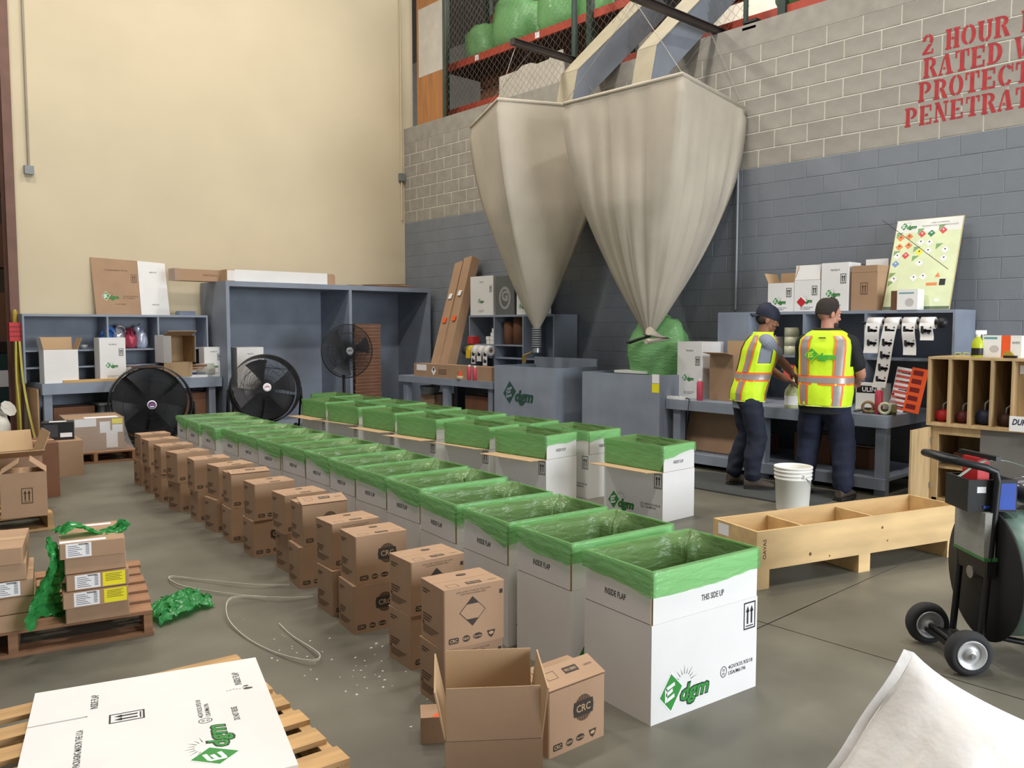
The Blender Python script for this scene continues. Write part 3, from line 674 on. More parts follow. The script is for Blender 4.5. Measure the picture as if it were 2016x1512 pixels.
sh = b.build('sheet', WHITEB, t)
RT = lambda x, y: T(x, y, .0146, rz=90)
link('printed_text', M_FLAP, sh, RT(-.61, .78)); link('printed_text', M_FLAP, sh, RT(-.10, .77))
link('arrows_mark', M_ARROWS, sh, T(-.50, .60, .0146, rz=90)); link('packing_code', M_UN, sh, RT(-.245, .53))
link('logo', M_LOGO, sh, RT(-.235, .25)); link('printed_text', mark_text('DO NOT REUSE', .11, .022), sh, RT(-.14, .46)); link('printed_text', mark_text('PACKAGING MADE IN THE U.S.A', .27, .022), sh, RT(-.65, .42))
q = MB(); q.ell(-.07, .66, .018, .009, 0, 0); q.ell(-.075, .685, .010, .006, 0, 0)
for k in range(7): q.ell(-.075 - .012 * k, .67 + .004 * math.sin(k * 2), .004, .002, 0, 0, None, 8)
q.build('stain', mat('grease', (70, 68, 62), .6), sh, T(0, 0, .0146))
# --- pallet with flat cartons
pallet('weathered red-brown pallet carrying two stacks of flat cartons', (1.40, 4.25), (1, -1), -13.5, 1.22, 1.02, .13, 6, .13, PALD)
SHL = MB(); SHL.rect(-.055, .055, -.034, .034, 0, 0)
for k in range(6): SHL.rect(-.045, -.005 + .01 * (k % 3), .02 - k * .009, .0225 - k * .009, .0003, 1)
for k in range(9): SHL.rect(.03, .046, .026 - k * .0062, .0285 - k * .0062, .0003, 1)
SHL.rect(0, .04, .024, .031, .0003, 2); M_SHIP = SHL.mesh('shipping_label', [PAPER, INK, GREYM])
YL = MB(); YL.rect(-.05, .05, -.034, .034, 0, 0)
for k in range(5): YL.rect(-.038, .036 - .01 * (k % 2), .022 - k * .008, .025 - k * .008, .0003, 1)
M_YEL = YL.mesh('warning_label', [YELLOW, mat('olive ink', (120, 110, 40), .7)])
def flat_carton(label, loc, rot, Wd, Dp, H, labs=(), top=()):
    t = thing('flat_carton', label, 'box', loc, rot, 'flat cartons on the weathered pallet')
    bd = carton_body(Wd, Dp, H); bo = link('carton_body', bd, t)
    MB().box(-Wd / 2, Wd / 2, -.03, .03, H - .0035, H - .0028).build('tape', KRAFT_IN, t)
    for (k, x) in labs: link('shipping_label' if k == 's' else 'warning_label', M_SHIP if k == 's' else M_YEL, bo, FRONT(x, H / 2, -Dp / 2 - .0006))
    for (x, y, w_) in top: MB().rect(-w_ / 2, w_ / 2, -.02, .02).build('shipping_label', PAPER, bo, T(x, y, H - .0034))
    return t
zs = .131
RS = [(.28, ()), (.285, (('s', -.04), ('y', .085))), (.275, (('s', -.045), ('y', .07))), (.27, ()), (.285, (('s', -.06),))]
nm = ['bottom', 'second', 'third', 'fourth', 'top']; base = Vector((1.195, 4.49, 0))
for i, (w_, labs) in enumerate(RS):
    flat_carton('flat brown carton, %s of the right stack on the weathered pallet' % (nm[i] if i in (0, 4) else nm[i] + ' from the bottom'), (base.x + random.uniform(-.01, .012), base.y + [0, -.02, -.005, .02, 0][i], zs), -14 + random.uniform(-2, 2), w_, .42, .078, labs, ((.02, .16, .15), (-.04, -.17, .2)) if i == 4 else ())
    zs += .0785
zs = .131; base = Vector((.78, 4.60, 0))
for i in range(5):
    flat_carton('flat brown carton, %s of the left stack on the weathered pallet' % (nm[i] if i in (0, 4) else nm[i] + ' from the bottom'), (base.x + [0, .012, .005, -.02, -.025][i], base.y + random.uniform(-.01, .01), zs), -14 + random.uniform(-2, 2), .32, .42, .08, ((('s', .05),) if i in (2,) else ()), ((.06, .0, .1),) if i == 4 else ())
    zs += .0805
def crumple(fn, nu, nv, amp, seed, name, label, m, cat='plastic film'):
    def g(u, v):
        p = Vector(fn(u, v)); q = Vector((u * 5, v * 5, seed))
        d = Vector((wob(q), wob(q + Vector((9, 0, 0))), wob(q + Vector((0, 9, 0))))) * amp + Vector((wob(q * 3), wob(q * 3 + Vector((9, 0, 0))), wob(q * 3 + Vector((0, 9, 0))))) * amp * .7
        p = p + d; p.z = max(p.z, .004); return p
    return tag(MB().grid(g, nu, nv, sm=True).build(name, m), label, cat)
crumple(lambda u, v: (1.04 + .30 * u - .02 * v, 4.42 + .12 * v + .12 * u * 0 - .06 * u, .545 + .03 * math.sin(u * 7)), 30, 14, .02, 2.0, 'plastic_sheet', 'crumpled green plastic laid over the right carton stack', FILMG)
crumple(lambda u, v: (.975 + .15 * (u - .5) * (.5 + v) + .03 * math.sin(v * 6), 4.28 + .22 * u, .53 - .385 * v + .03 * math.sin(u * 5)), 18, 34, .026, 5.0, 'plastic_sheet', 'crumpled green plastic hanging between the two carton stacks', FILMG)
crumple(lambda u, v: (1.46 + .34 * u, 4.32 + .30 * v + .14 * u, .012 + .05 * math.sin(PI * u) * math.sin(PI * v) + .03 * abs(math.sin(2 * PI * v + 3 * u))), 34, 28, .028, 8.0, 'plastic_sheet', 'crumpled green plastic lying on the floor beside the weathered pallet', FILMG)
# --- pallet with open cartons at the left edge
pallet('pallet at the left edge carrying open cartons', (1.60, 7.02), (1, -1), -5, 1.2, 1.3, .13, 6, .13, PALW)
t, bd = open_carton('open_carton', 'brown carton with an arrows mark and half-open flaps on the left pallet', (1.425, 7.11, .131), -13, .30, .28, .335, .14, (-96, -50, -96, -56))
link('arrows_mark', M_ARROWK, bd, FRONT(.02, .16, -.1408))
open_carton('open_carton', 'wide tan carton with spread flaps behind the arrows carton', (1.38, 7.85, .131), -4, .60, .42, .36, .2, (70, 20, 35, 60))
t = thing('brown_carton', 'dark brown closed carton at the far end of the left pallet', 'box', (1.62, 8.62, 0), -4)
link('carton_body', carton_body(.72, .5, .5, KRAFT_DK), t); MB().box(-.36, .36, -.03, .03, .4965, .4972).build('tape', KRAFT_IN, t)
t = thing('brown_carton', 'plain brown carton under the black printed box', 'box', (2.24, 9.62, 0), -5)
link('carton_body', carton_body(.43, .44, .37), t); MB().box(-.215, .215, -.03, .03, .3665, .3672).build('tape', KRAFT_IN, t)
t = thing('printed_box', 'black printed box with white labels on the plain brown carton', 'box', (2.27, 9.66, .37), -14)
bx('box_body', -.15, .15, -.11, .11, 0, .18, BLACK, t)
MB().rect(.02, .13, -.055, -.01).build('shipping_label', PAPER, t, FRONT(0, .08, -.1108)); MB().rect(-.13, 0, -.07, .06, 0, 0).build('printed_picture', mat('dark grey print', (60, 60, 64), .5), t, FRONT(0, .1, -.1108))
MB().rect(-.08, .08, -.05, .05).build('shipping_label', PAPER, t, T(0, 0, .1808)); MB().rect(-.05, .0, -.05, .04).build('side_label', PAPER, t, LEFT(0, .1, -.1508))
pallet('low pallet carrying the shrink-wrapped carton', (3.16, 10.0), (1, -1), -8, .85, 1.0, .13, 6, .12, PALD)
t = thing('wrapped_carton', 'shrink-wrapped brown carton with white papers and a yellow label', 'box', (2.83, 10.52, .131), -8)
bd = link('carton_body', carton_body(.60, .62, .37), t)
def wrapf(u, v):
    a = 2 * PI * u; c_, s_ = math.cos(a), math.sin(a); k = 1 / max(abs(c_), abs(s_)); g = 1.02 + .28 * (1 - v) ** 2 + .02 * wob((c_ * 4, s_ * 4, v * 6))
    return (c_ * k * .30 * g, s_ * k * .31 * g, .003 + .372 * v)
MB().grid(wrapf, 48, 10).build('stretch_wrap', CLEAR, t)
for (x, z, w_, h, m_) in ((-.10, .32, .22, .09, PAPER), (.10, .26, .11, .13, PAPER), (.17, .12, .12, .2, PAPER), (.23, .24, .11, .09, PAPER), (.23, .325, .11, .06, YELLOW)):
    MB().rect(-w_ / 2, w_ / 2, -h / 2, h / 2).build('shipping_label', m_, bd, FRONT(x, z, -.3108 - .0004 * x))
MB().rect(-.15, .2, -.1, .1).build('paper_sheet', PAPER, bd, T(.05, -.2, .3672))
# --- strap ends and crumbs on the floor
ST = mat('white strapping', (226, 224, 210), .5)
strap([(2.28, 4.52, .005), (2.10, 4.62, .02), (1.92, 4.95, .01), (1.80, 5.15, .01), (1.78, 4.9, .015), (1.95, 4.55, .01), (2.12, 4.28, .02), (2.28, 4.22, .006)], .012, 'plastic_strap', 'white strapping loop lying beside the brown cartons', ST)
strap([(2.05, 4.35, .02), (1.88, 4.42, .04), (1.76, 4.2, .02), (1.72, 3.9, .006), (1.74, 3.6, .006), (1.80, 3.38, .02), (1.87, 3.42, .02), (1.90, 3.75, .006), (1.93, 3.95, .006)], .012, 'plastic_strap', 'long white strapping loop trailing toward the foreground pallet', ST)
b = MB(); rr = random.Random(3)
for i in range(60):
    x, y = rr.gauss(1.93, .12), rr.gauss(3.2, .35)
    if rr.random() < .25: x, y = rr.uniform(1.5, 4.8), rr.uniform(1.6, 4.5)
    s = rr.uniform(.003, .007); b.cb((x, y, s / 2), (s * rr.uniform(1, 2), s, s), 0)
tag(b.build('foam_crumbs', WHITEP), 'white foam crumbs scattered on the concrete floor', 'crumbs', None, 'stuff')

# ================================================================== benches, hutches, cabinets
def bench(label, loc, rz, Wd, Dp, H, legs, apron=.12, low=None):
    t = thing('workbench', label, 'workbench', loc, rz)
    bx('top_board', 0, Wd, 0, Dp, H - .03, H, BLUEG, t); bx('apron', 0, Wd, 0, .04, H - apron, H - .03, BLUEG, t)
    bx('apron', 0, .04, .04, Dp, H - apron, H - .03, BLUEG, t); bx('apron', Wd - .04, Wd, .04, Dp, H - apron, H - .03, BLUEG, t)
    lm = MB().box(-.048, .048, -.048, .048, 0, H - .03).mesh('leg', BLUEG)
    for x in legs:
        for y in (.09, Dp - .06): link('leg', lm, t, T(x, y, 0))
    if low:
        bx('lower_shelf', .05, Wd - .02, .06, Dp - .02, low - .03, low, BLUEG, t); bx('toe_board', 0, Wd, .0, .04, low - .10, low, BLUEG, t)
    return t
def hutch(name, label, loc, rz, Wd, Dp, H, divs, shelves, cat='shelf unit', th=.022, lip=.03, bottom=False):
    t = thing(name, label, cat, loc, rz)
    bx('top_board', 0, Wd, 0, Dp, H - lip, H, BLUEG, t)
    bx('back_panel', th, Wd - th, Dp - .012, Dp, 0, H - lip, BLUEG, t)
    for x in (0, Wd - th): bx('side_panel', x, x + th, 0, Dp, 0, H - lip, BLUEG, t)
    for x in divs: bx('divider', x - th / 2, x + th / 2, 0, Dp - .012, 0, H - lip, BLUEG, t)
    for (x0, x1, z) in shelves: bx('shelf', x0, x1, .01, Dp - .012, z - .02, z, BLUEG, t)
    if bottom: bx('bottom_board', th, Wd - th, 0, Dp, 0, .06, BLUEG, t)
    return t
bench('grey-blue workbench against the cream wall behind the drum fan', (2.60, 11.75, 0), 0, 2.33, .75, .82, (.07, 2.2), .14)
hutch('bench_hutch', 'low grey-blue shelf unit on the bench at the cream wall', (2.47, 12.06, .82), 0, 2.40, .42, .89, (1.02, 1.69), ((.022, 1.01, .42), (.022, 1.01, .2), (1.03, 1.68, .42), (1.03, 1.68, .2), (1.70, 2.378, .42)))
hutch('tall_cabinet', 'tall open grey-blue cabinet with two bays in the corner', (4.95, 11.58, 0), 0, 3.62, .92, 2.2, (2.04,), ((1.0, 1.012, .9),), 'cabinet', .05, .075, True)
bench('grey-blue workbench beside the grey bins at the block wall', (7.5, 11.0, 0), -90, 2.30, 1.17, .775, (.12, 1.15, 2.2), .10, .14)
hutch('bench_hutch', 'grey-blue shelf unit holding label rolls beside the hopper', (8.2, 10.08, .775), -90, 1.88, .47, .945, (.60, 1.24), ((.022, .59, .5), (.61, 1.23, .5), (.022, .59, .31), (.61, 1.858, .31)))
bench('grey-blue packing bench where the two workers stand', (7.5, 5.72, 0), -90, 2.47, 1.17, .74, (.12, 1.18, 2.40), .11, .16)
hutch('bench_hutch', 'grey-blue shelf unit behind the two workers', (8.16, 5.50, .74), -90, 2.56, .5, .97, (.40, 1.06, 1.72), ((.42, 1.05, .5), (1.07, 1.71, .5), (1.73, 2.538, .5)))
bx('closing_panel', .022, .39, .0, .012, 0, .94, BLUEG, [o for o in COL.objects if o.name == 'bench_hutch.002'][0])
bx('back_board', 2.62, 4.92, 12.49, 12.502, .05, .78, BLUEG, [o for o in COL.objects if o.name == 'workbench'][0], T(-2.60, -11.75, 0))
# packing bins
def bin_(label, loc, Wd, Dp, H):
    t = thing('packing_bin', label, 'bin', loc, -90); th = .025
    bx('front_panel', 0, Wd, 0, th, 0, H, BLUEG, t); bx('back_panel', 0, Wd, Dp - th, Dp, 0, H + .1, BLUEG, t)
    for x in (0, Wd - th): bx('side_panel', x, x + th, th, Dp - th, 0, H, BLUEG, t)
    bx('bottom_board', th, Wd - th, th, Dp - th, .02, .05, BLUEG, t); return t
t = bin_('grey wooden bin with a green stencilled logo under the left hopper', (7.4, 8.55, 0), 1.19, .78, 1.02)
SG = mat('stencil green', (40, 72, 62), .7, var=.1)
b = MB(); dgm(b, 0, 0, .60, 0, 0, 1, False)
b.build('logo', [SG, BLUEG], t, FRONT(.47, .66, -.0015))
t = bin_('grey wooden bin with a small yellow tag under the right hopper', (7.4, 6.91, 0), 1.18, 1.2, 1.0)
MB().rect(-.05, .05, -.05, .05).build('tag_label', YELLOW, t, FRONT(1.12, .86, -.001)); MB().rect(-.05, .05, -.05, .05).build('tag_label', PAPER, t, FRONT(1.12, .92, -.001) @ T(0, .045))
MB().box(.25, .75, .3, .5, .99, 1.02).build('cross_bar', WHITEP, t)
lump_bag('stuffed_bag', 'big green stuffed bag standing in the right bin', (8.02, 6.20, .60), .30, .38, .58, 21.0, BAGG, 10, .2)

# ================================================================== hoppers, chutes, bars
FAB = mat('hopper canvas', (188, 178, 162), .9, var=.06, scale=2, bump=.1, bscale=60)
def hopper(label, corners, tip, seed, fold, rn):
    t = thing('fabric_hopper', label, 'hopper', (0, 0, 0))
    c = [Vector(p) for p in corners]; n = 18; top = []
    for i in range(4):
        for k in range(n): top.append((c[i].lerp(c[(i + 1) % 4], k / n), i, k / n))
    ctr = sum(c, Vector()) / 4; tip = Vector(tip); rings = []; Rt = (c[0] - c[2]).length / 2 * .72
    for j in range(41):
        v = j / 40
        s = 1 - .10 * v - .32 * v ** 2.4 - .545 * v ** 5 if v < 1 else .035
        s = max(.035, s * (1 - .0 * v)); s = (1 - v ** 2.15) * .95 + .05
        ax = ctr.lerp(tip, v ** 1.3); ring = []
        for (p, sd, u) in top:
            d = Vector((p.x - ctr.x, p.y - ctr.y, 0)); rd = d.normalized() * Rt
            q = d.lerp(rd, min(1, v * 1.15) ** 1.6)
            th = math.atan2(d.y, d.x)
            cor = min(u, 1 - u); w_ = 0
            amp = fold * (v ** .8) * (1 - .55 * v)
            w_ += amp * (math.sin(th * 21 + seed + 2 * wob((th * 2, v * 2, seed))) * .5 + math.sin(th * 34 + seed * 2) * .32) * (.4 + .9 * abs(wob((th * 1.7, seed, v))))
            w_ += .03 * math.exp(-(cor / .035) ** 2) * (1 - v) * (1 if v > .03 else 0)
            w_ -= .05 * math.sin(PI * u) * math.sin(PI * min(1, v * 2.2)) * (1 if v < .45 else 0)
            q = q * s * (1 + w_ / max(.3, 1))
            ring.append((ax.x + q.x, ax.y + q.y, p.z + (tip.z - p.z) * v))
        rings.append(ring)
    MB().loft(rings, cap=False).build('canvas_bag', FAB, t)
    MB().tube([tuple(x) for x in c], .022, 8, closed=True).build('top_frame', FAB, t)
    return t
HS = lambda p: (p[0] * 1.045, p[1] * 1.045, 1.56 + (p[2] - 1.56) * 1.045)
C2 = [(6.75, 5.0, 4.0), (8.27, 5.28, 3.99), (8.22, 6.75, 4.0), (6.68, 6.53, 4.0)]; C2 = [HS(p) for p in C2]
C1 = [(6.51, 7.45, 4.2), (7.78, 6.86, 4.2), (8.40, 8.12, 4.2), (7.14, 8.72, 4.2)]; C1 = [HS(p) for p in C1]
h2 = hopper('pleated canvas hopper hanging over the right bin', C2, HS((7.4, 5.89, 1.46)), 3.0, .26, 1)
h1 = hopper('smooth canvas hopper with a coiled spout over the left bin', C1, HS((7.38, 7.69, 1.52)), 8.0, .03, 1)
M_ = MB()
for k in range(9): M_.tube([(7.71 + .055 * math.cos(2 * PI * i / 14), 8.04 + .055 * math.sin(2 * PI * i / 14), 1.52 - .03 * k) for i in range(14)], .012, 6, closed=True)
M_.build('coiled_spout', GREYM, h1); MB().cyl(.06, 1.20, 1.26, 16, 0, T(7.71, 8.04, 0)).build('spout_clamp', STEEL, h1)
MB().tube([(7.71, 8.07, 1.23), (7.66, 8.15, 1.18), (7.63, 8.21, 1.16)], .012).box(7.61, 7.64, 8.17, 8.22, 1.06, 1.15).build('clamp_handle', mat('brass', (150, 125, 70), .4, .5), h1)
MB().tube([(7.733 + .06 * math.cos(2 * PI * i / 14), 6.155 + .06 * math.sin(2 * PI * i / 14), 1.46) for i in range(14)], .014, 6, closed=True).build('spout_clamp', STEEL, h2)
MB().tube([(7.733, 6.13, 1.44), (7.66, 6.25, 1.40), (7.61, 6.35, 1.36), (7.60, 6.39, 1.36)], [.012, .018, .02, .008]).build('clamp_handle', BLACK, h2)
MB().tube([(7.4, 5.89, 1.50), (7.71, 5.9, 1.42), (7.36, 5.9, 1.38)], [.05, .06, .03], 10).build('gathered_end', FAB, h2)
WIRE = mat('thin cable', (160, 155, 145), .5, .5)
for (hp, cs, by) in ((h2, C2, 5.97), (h1, C1, 7.9)):
    for cpt in cs[:2] + cs[2:]:
        ex = min(max(cpt[0], 7.2), 8.6)
        MB().tube([cpt, (ex, by, 5.06)], .0035, 5).build('hanging_cable', WIRE, hp)
CHM = mat('chute sheet metal', (124, 130, 140), .5, var=.05)
CHUTE_LIT = mat('chute lit top', (164, 154, 130), .6, var=.05)  # paler, warmer chute colour: ceiling lamp light painted onto the upward faces
def chute(label, dy):
    t = thing('peanut_chute', label, 'chute', (.30, dy + .32, .15))
    def sec(pts, wa, wb):   # pts: (x_top,z_top,x_bot,z_bot,y0,y1)
        rings = []
        for (xt, zt, xb, zb, ya, yb) in pts: rings.append([(xt, yb, zt), (xt, ya, zt), (xb, ya, zb), (xb, yb, zb)])
        return rings
    MB().loft(sec([(7.62, 4.68, 7.86, 4.42, 7.19, 7.47), (9.9, 6.80, 10.12, 6.54, 6.92, 7.47)], 0, 0), sm=False).build('sloped_trough', CHM, t)
    MB().loft(sec([(7.46, 4.02, 7.80, 4.02, 7.19, 7.47), (7.62, 4.68, 7.86, 4.42, 7.19, 7.47)], 0, 0), sm=False).build('drop_spout', CHM, t)
    MB().loft([[(7.612, 7.475, 4.688), (7.612, 7.185, 4.688), (7.618, 7.185, 4.68), (7.618, 7.475, 4.68)], [(9.892, 7.475, 6.808), (9.892, 6.915, 6.808), (9.898, 6.915, 6.80), (9.898, 7.475, 6.80)]], sm=False).build('lit_top_panel', CHUTE_LIT, t)  # thin skin over the trough top, carries the painted lamp light
    MB().quad((7.455, 7.475, 4.02), (7.455, 7.185, 4.02), (7.614, 7.185, 4.684), (7.614, 7.475, 4.684)).build('lit_top_panel', CHUTE_LIT, t)
    return t
chute('grey sheet-metal chute dropping into the left hopper', 0)
chute('grey sheet-metal chute dropping into the right hopper', -1.27)
IRON = mat('dark iron', (66, 58, 54), .5, .2, var=.1)
for (y, lab) in ((7.9, 'dark iron bar cantilevered over the left hopper'), (5.97, 'dark iron bar cantilevered over the right hopper')):
    t = thing('support_bar', lab, 'bar', (0, y, 5.07)); b = MB(); b.box(7.15, 9.0, -.035, .035, .0, .008); b.box(7.15, 9.0, -.035, .035, .072, .08); b.box(7.15, 9.0, -.005, .005, .008, .072); b.build('channel', IRON, t)
    bx('end_plate', 7.14, 7.15, -.04, .04, 0, .08, IRON, t)

# ================================================================== things on and under the benches
def carton_open(name, label, loc, rz, Wd, Dp, H, fl, angs, outer=WHITEB, marks=(), ):
    t, bd = open_carton(name, label, loc, rz, Wd, Dp, H, fl, angs, outer)
    for (k, M2) in marks: link(k.name.split('.')[0], k, bd, M2)
    return t
M_LOGOS = mark_logo(.16); M_UNS = mark_un(.7); M_ARS = mark_arrows(INK, .06, .1); M_UPS = mark_text('THIS SIDE UP', .1, .018)
def fm(Wd, Dp, H, logo=True, up=True, ar=True):
    y = -Dp / 2 - .0008; r_ = []
    if logo: r_.append((M_LOGOS, FRONT(-.02, H * .36, y)))
    r_.append((M_UNS, FRONT(0.0, H * .1, y)))
    if ar: r_.append((M_ARS, FRONT(Wd / 2 - .06, H * .66, y)))
    if up: r_.append((M_UPS, FRONT(0, H * .84, y)))
    return r_
def closed_box(name, label, loc, rz, Wd, Dp, H, m, marks=(), cat='box', group=None):
    t = thing(name, label, cat, loc, rz, group); bd = link('box_body', carton_body(Wd, Dp, H, m), t)
    MB().box(-Wd / 2, Wd / 2, -.025, .025, H - .0035, H - .0029).build('tape', KRAFT_IN if m is KRAFT else PAPER, t)
    for (k, M2) in marks: link(k.name.split('.')[0], k, bd, M2)
    return t
# left bench
carton_open('open_box', 'open white box with kraft flaps at the left end of the bench', (2.84, 11.92, .821), 0, .40, .25, .43, .16, (None, 20, 10, 12))
closed_box('white_box', 'upright white logo box standing in the middle of the left bench', (3.47, 11.93, .821), 0, .33, .24, .58, WHITEB, fm(.33, .24, .58))
t = thing('flat_carton', 'flat blue and white carton lying at the right of the left bench', 'box', (4.44, 11.92, .821), 0)
bx('carton_body', -.30, .30, -.13, .13, 0, .10, WHITEB, t); MB().rect(-.2, .27, -.014, .02).build('printed_band', mat('navy print', (44, 60, 110), .5), t, FRONT(0, .055, -.1308))
t, bd = open_carton('open_box', 'open white box lying on its side above the drum fan', (4.30, 12.15, 1.22), 0, .40, .38, .33, .2, (96, -8, 18, -10), WHITEB)
t.matrix_local = Matrix.Translation((4.30, 12.05, 1.225)) @ Matrix.Rotation(R(90), 4, 'X'); t.location.z = 1.235
t = thing('cardboard_sheets', 'brown cardboard sheets under the white box on its side', 'cardboard', (4.28, 11.90, .923), 0)
for k in range(3): bx('sheet', -.62 + .03 * k, .36 + .04 * k, -.15, .15, .03 * k, .03 * k + .02, KRAFT if k < 2 else KRAFT_DK, t)
closed_box('white_box', 'small white logo box at the right end of the left bench', (4.86, 11.95, .821), 0, .28, .2, .43, WHITEB, fm(.28, .2, .43))
BUB = film('bubble wrap', (214, 214, 206), (245, 245, 240), .4, .3, 1.0)
for (x, L, lab) in ((3.95, .3, 'roll of bubble wrap behind the drum fan'), (4.75, .26, 'bubble wrap roll end beside the lying white box')):
    t = thing('bubble_wrap_roll', lab, 'bubble wrap', (x - (.2 if x < 4 else .04), 11.9 if x < 4 else 11.84, .912 if x < 4 else .93), 0)
    MB().lathe([(.02, -L / 2), (.085, -L / 2), (.09, 0), (.085, L / 2), (.02, L / 2)], 20, 0, T(ry=90)).build('wrap', BUB, t); MB().cyl(.02, -L / 2 - .005, L / 2 + .005, 12, 0, T(ry=90)).build('core', KRAFT, t)
tag(bx('wood_strip', 2.85, 3.70, 11.77, 11.84, .821, .855, WOOD), 'pale wood strip lying along the front of the left bench', 'wood')
for i, (x, m_, lab) in enumerate([(3.52, mat('foil blue', (60, 110, 190), .3, .3), 'blue and white foil bag on the hutch shelf'), (3.68, mat('foil silver', (200, 205, 215), .25, .6), 'silver foil bag on the hutch shelf'), (3.84, mat('foil red', (176, 70, 90), .35, .3), 'red and white foil bag on the hutch shelf'), (3.98, mat('foil pale', (190, 200, 220), .3, .5), 'pale foil bag at the end of the hutch shelf')]):
    lump_bag('foil_bag', lab, (x, 12.25, 1.242), .09, .08, .11 + .02 * (i % 2), i * 2.0 + .5, m_, 30 * i, .3)
t = thing('tape_roll', 'grey tape roll on the hutch shelf beside the upright white box', 'tape', (3.22, 12.2, 1.242)); MB().lathe([(.03, 0), (.05, 0), (.05, .06), (.03, .06), (.03, 0)], 18, cap=False).build('tape_ring', GREYM, t); MB().lathe([(.027, 0), (.03, 0), (.03, .06), (.027, .06), (.027, 0)], 18, cap=False).build('core', KRAFT, t)
t = thing('flattened_box', 'flattened box with one kraft and one white panel leaning on the cream wall', 'box', (3.45, 12.42, 1.711)); 
MB().prism([(0, 0), (.595, 0), (.59, .78), (-.03, .80)], 0, .012).build('kraft_panel', KRAFT, t, T(0, 0, 0, rx=83)); MB().prism([(.60, 0), (1.0, 0), (.98, .76), (.595, .78)], .002, .010).build('white_panel', WHITEB, t, T(0, 0, 0, rx=83))
kp = [c for c in t.children if c.name.startswith('kraft')][0]
link('logo', mark_logo(.22), kp, T(.2, .26, .0128)); link('arrows_mark', M_ARROWK, kp, T(.53, .52, .0128)); link('printed_text', mark_text('PACKAGING MADE IN THE U.S.A', .3, .02, INKB), kp, T(.3, .63, .0128)); link('packing_code', mark_un(1, INKB), kp, T(.47, .25, .0128)); link('printed_text', mark_text('DO NOT REUSE', .14, .018, INKB), kp, T(.33, .15, .0128))
wp = [c for c in t.children if c.name.startswith('white')][0]
link('printed_text', mark_text('INSIDE FLAP', .1, .018), wp, T(.80, .62, .0108)); link('printed_text', mark_text('INSIDE FLAP', .1, .018), wp, T(.81, .15, .0108))
t = thing('plastic_case', 'small grey-blue plastic case on top of the left hutch', 'case', (4.62, 12.25, 1.711)); bx('case_body', -.12, .12, -.08, .08, 0, .045, mat('case', (120, 130, 150), .4), t); bx('lid', -.115, .115, -.075, .075, .046, .06, mat('case', (0, 0, 0)), t)
# under the left bench
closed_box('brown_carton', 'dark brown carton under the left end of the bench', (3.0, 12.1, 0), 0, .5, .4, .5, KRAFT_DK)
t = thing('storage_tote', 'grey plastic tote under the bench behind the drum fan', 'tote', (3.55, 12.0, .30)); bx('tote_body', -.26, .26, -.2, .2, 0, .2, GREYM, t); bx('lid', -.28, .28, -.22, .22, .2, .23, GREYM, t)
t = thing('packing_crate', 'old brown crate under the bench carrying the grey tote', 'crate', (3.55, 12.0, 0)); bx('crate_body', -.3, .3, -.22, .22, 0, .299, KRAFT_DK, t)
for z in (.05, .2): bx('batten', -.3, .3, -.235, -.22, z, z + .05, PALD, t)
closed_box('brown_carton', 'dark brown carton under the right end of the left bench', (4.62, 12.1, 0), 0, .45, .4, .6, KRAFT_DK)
tag(bx('plywood_offcut', 2.56, 2.58, 11.85, 12.4, 0, .75, mat('tan plywood', (186, 148, 110), .7)), 'tan plywood offcut against the left end of the bench', 'wood')
# tall cabinet
closed_box('white_box', 'white box inside the tall cabinet behind the drum fan', (5.42, 12.05, .60), 0, .42, .4, .64, WHITEB, fm(.42, .4, .64, False))
closed_box('brown_carton', 'dark carton carrying the white box in the tall cabinet', (5.40, 12.05, .061), 0, .56, .5, .538, KRAFT_DK)
BUND = mat('bundled cardboard', (136, 100, 80), .8, var=.1)
for i in range(11):
    t = thing('carton_bundle', 'bundle of flattened brown cartons, %s from the bottom of the cabinet pile' % (ORD[i] if i else 'first') if i < 10 else 'bundle of flattened brown cartons on top of the cabinet pile', 'cardboard', (7.36 + .006 * (i % 3), 12.02, .062 + i * .139), random.uniform(-1.5, 1.5), 'bundles of flattened cartons')
    for k in range(5): bx('flat_carton', -.25 + .004 * ((k * 7 + i) % 3), .25 - .004 * (k % 2), -.34, .34, .0275 * k, .0275 * k + .024, BUND if (i + k) % 2 else KRAFT_DK, t)
# on top of the tall cabinet
t = thing('long_carton', 'long brown carton overhanging the tall cabinet', 'box', (5.62, 12.05, 2.201)); bx('carton_body', -1.18, 1.3, -.12, .12, 0, .165, KRAFT, t); bx('end_wrap', -1.26, -1.18, -.125, .125, -.0, .17, mat('clear wrap tan', (168, 136, 112), .3), t); MB().text('PACKING', -.75, .085, .2, .03, 0, 0).build('printed_text', INKB, t, FRONT(0, 0, -.1208))
t = thing('long_carton', 'long white carton in front of the brown one on the tall cabinet', 'box', (5.86, 11.74, 2.201)); bx('carton_body', -.75, .75, -.11, .11, 0, .17, WHITEB, t); bx('kraft_end', -.87, -.75, -.108, .108, 0, .165, KRAFT_IN, t); bx('kraft_end', .75, .87, -.108, .108, 0, .165, KRAFT, t)
for k in range(6): MB().box(-.86 + .02 * k, -.845 + .02 * k, -.1095, -.108, .01, .155).build('tape_mark', PAPER, t)
t = thing('cardboard_sheets', 'loose brown cardboard sheets on the right of the tall cabinet', 'cardboard', (7.65, 11.95, 2.201))
for k in range(3): MB().box(-.62 + .1 * k, .7 - .12 * k, -.3, .3, 0, .012).build('sheet', KRAFT if k == 1 else KRAFT_DK, t, T(0, 0, .014 * k, rz=3 * k, ry=-1.2 * k))

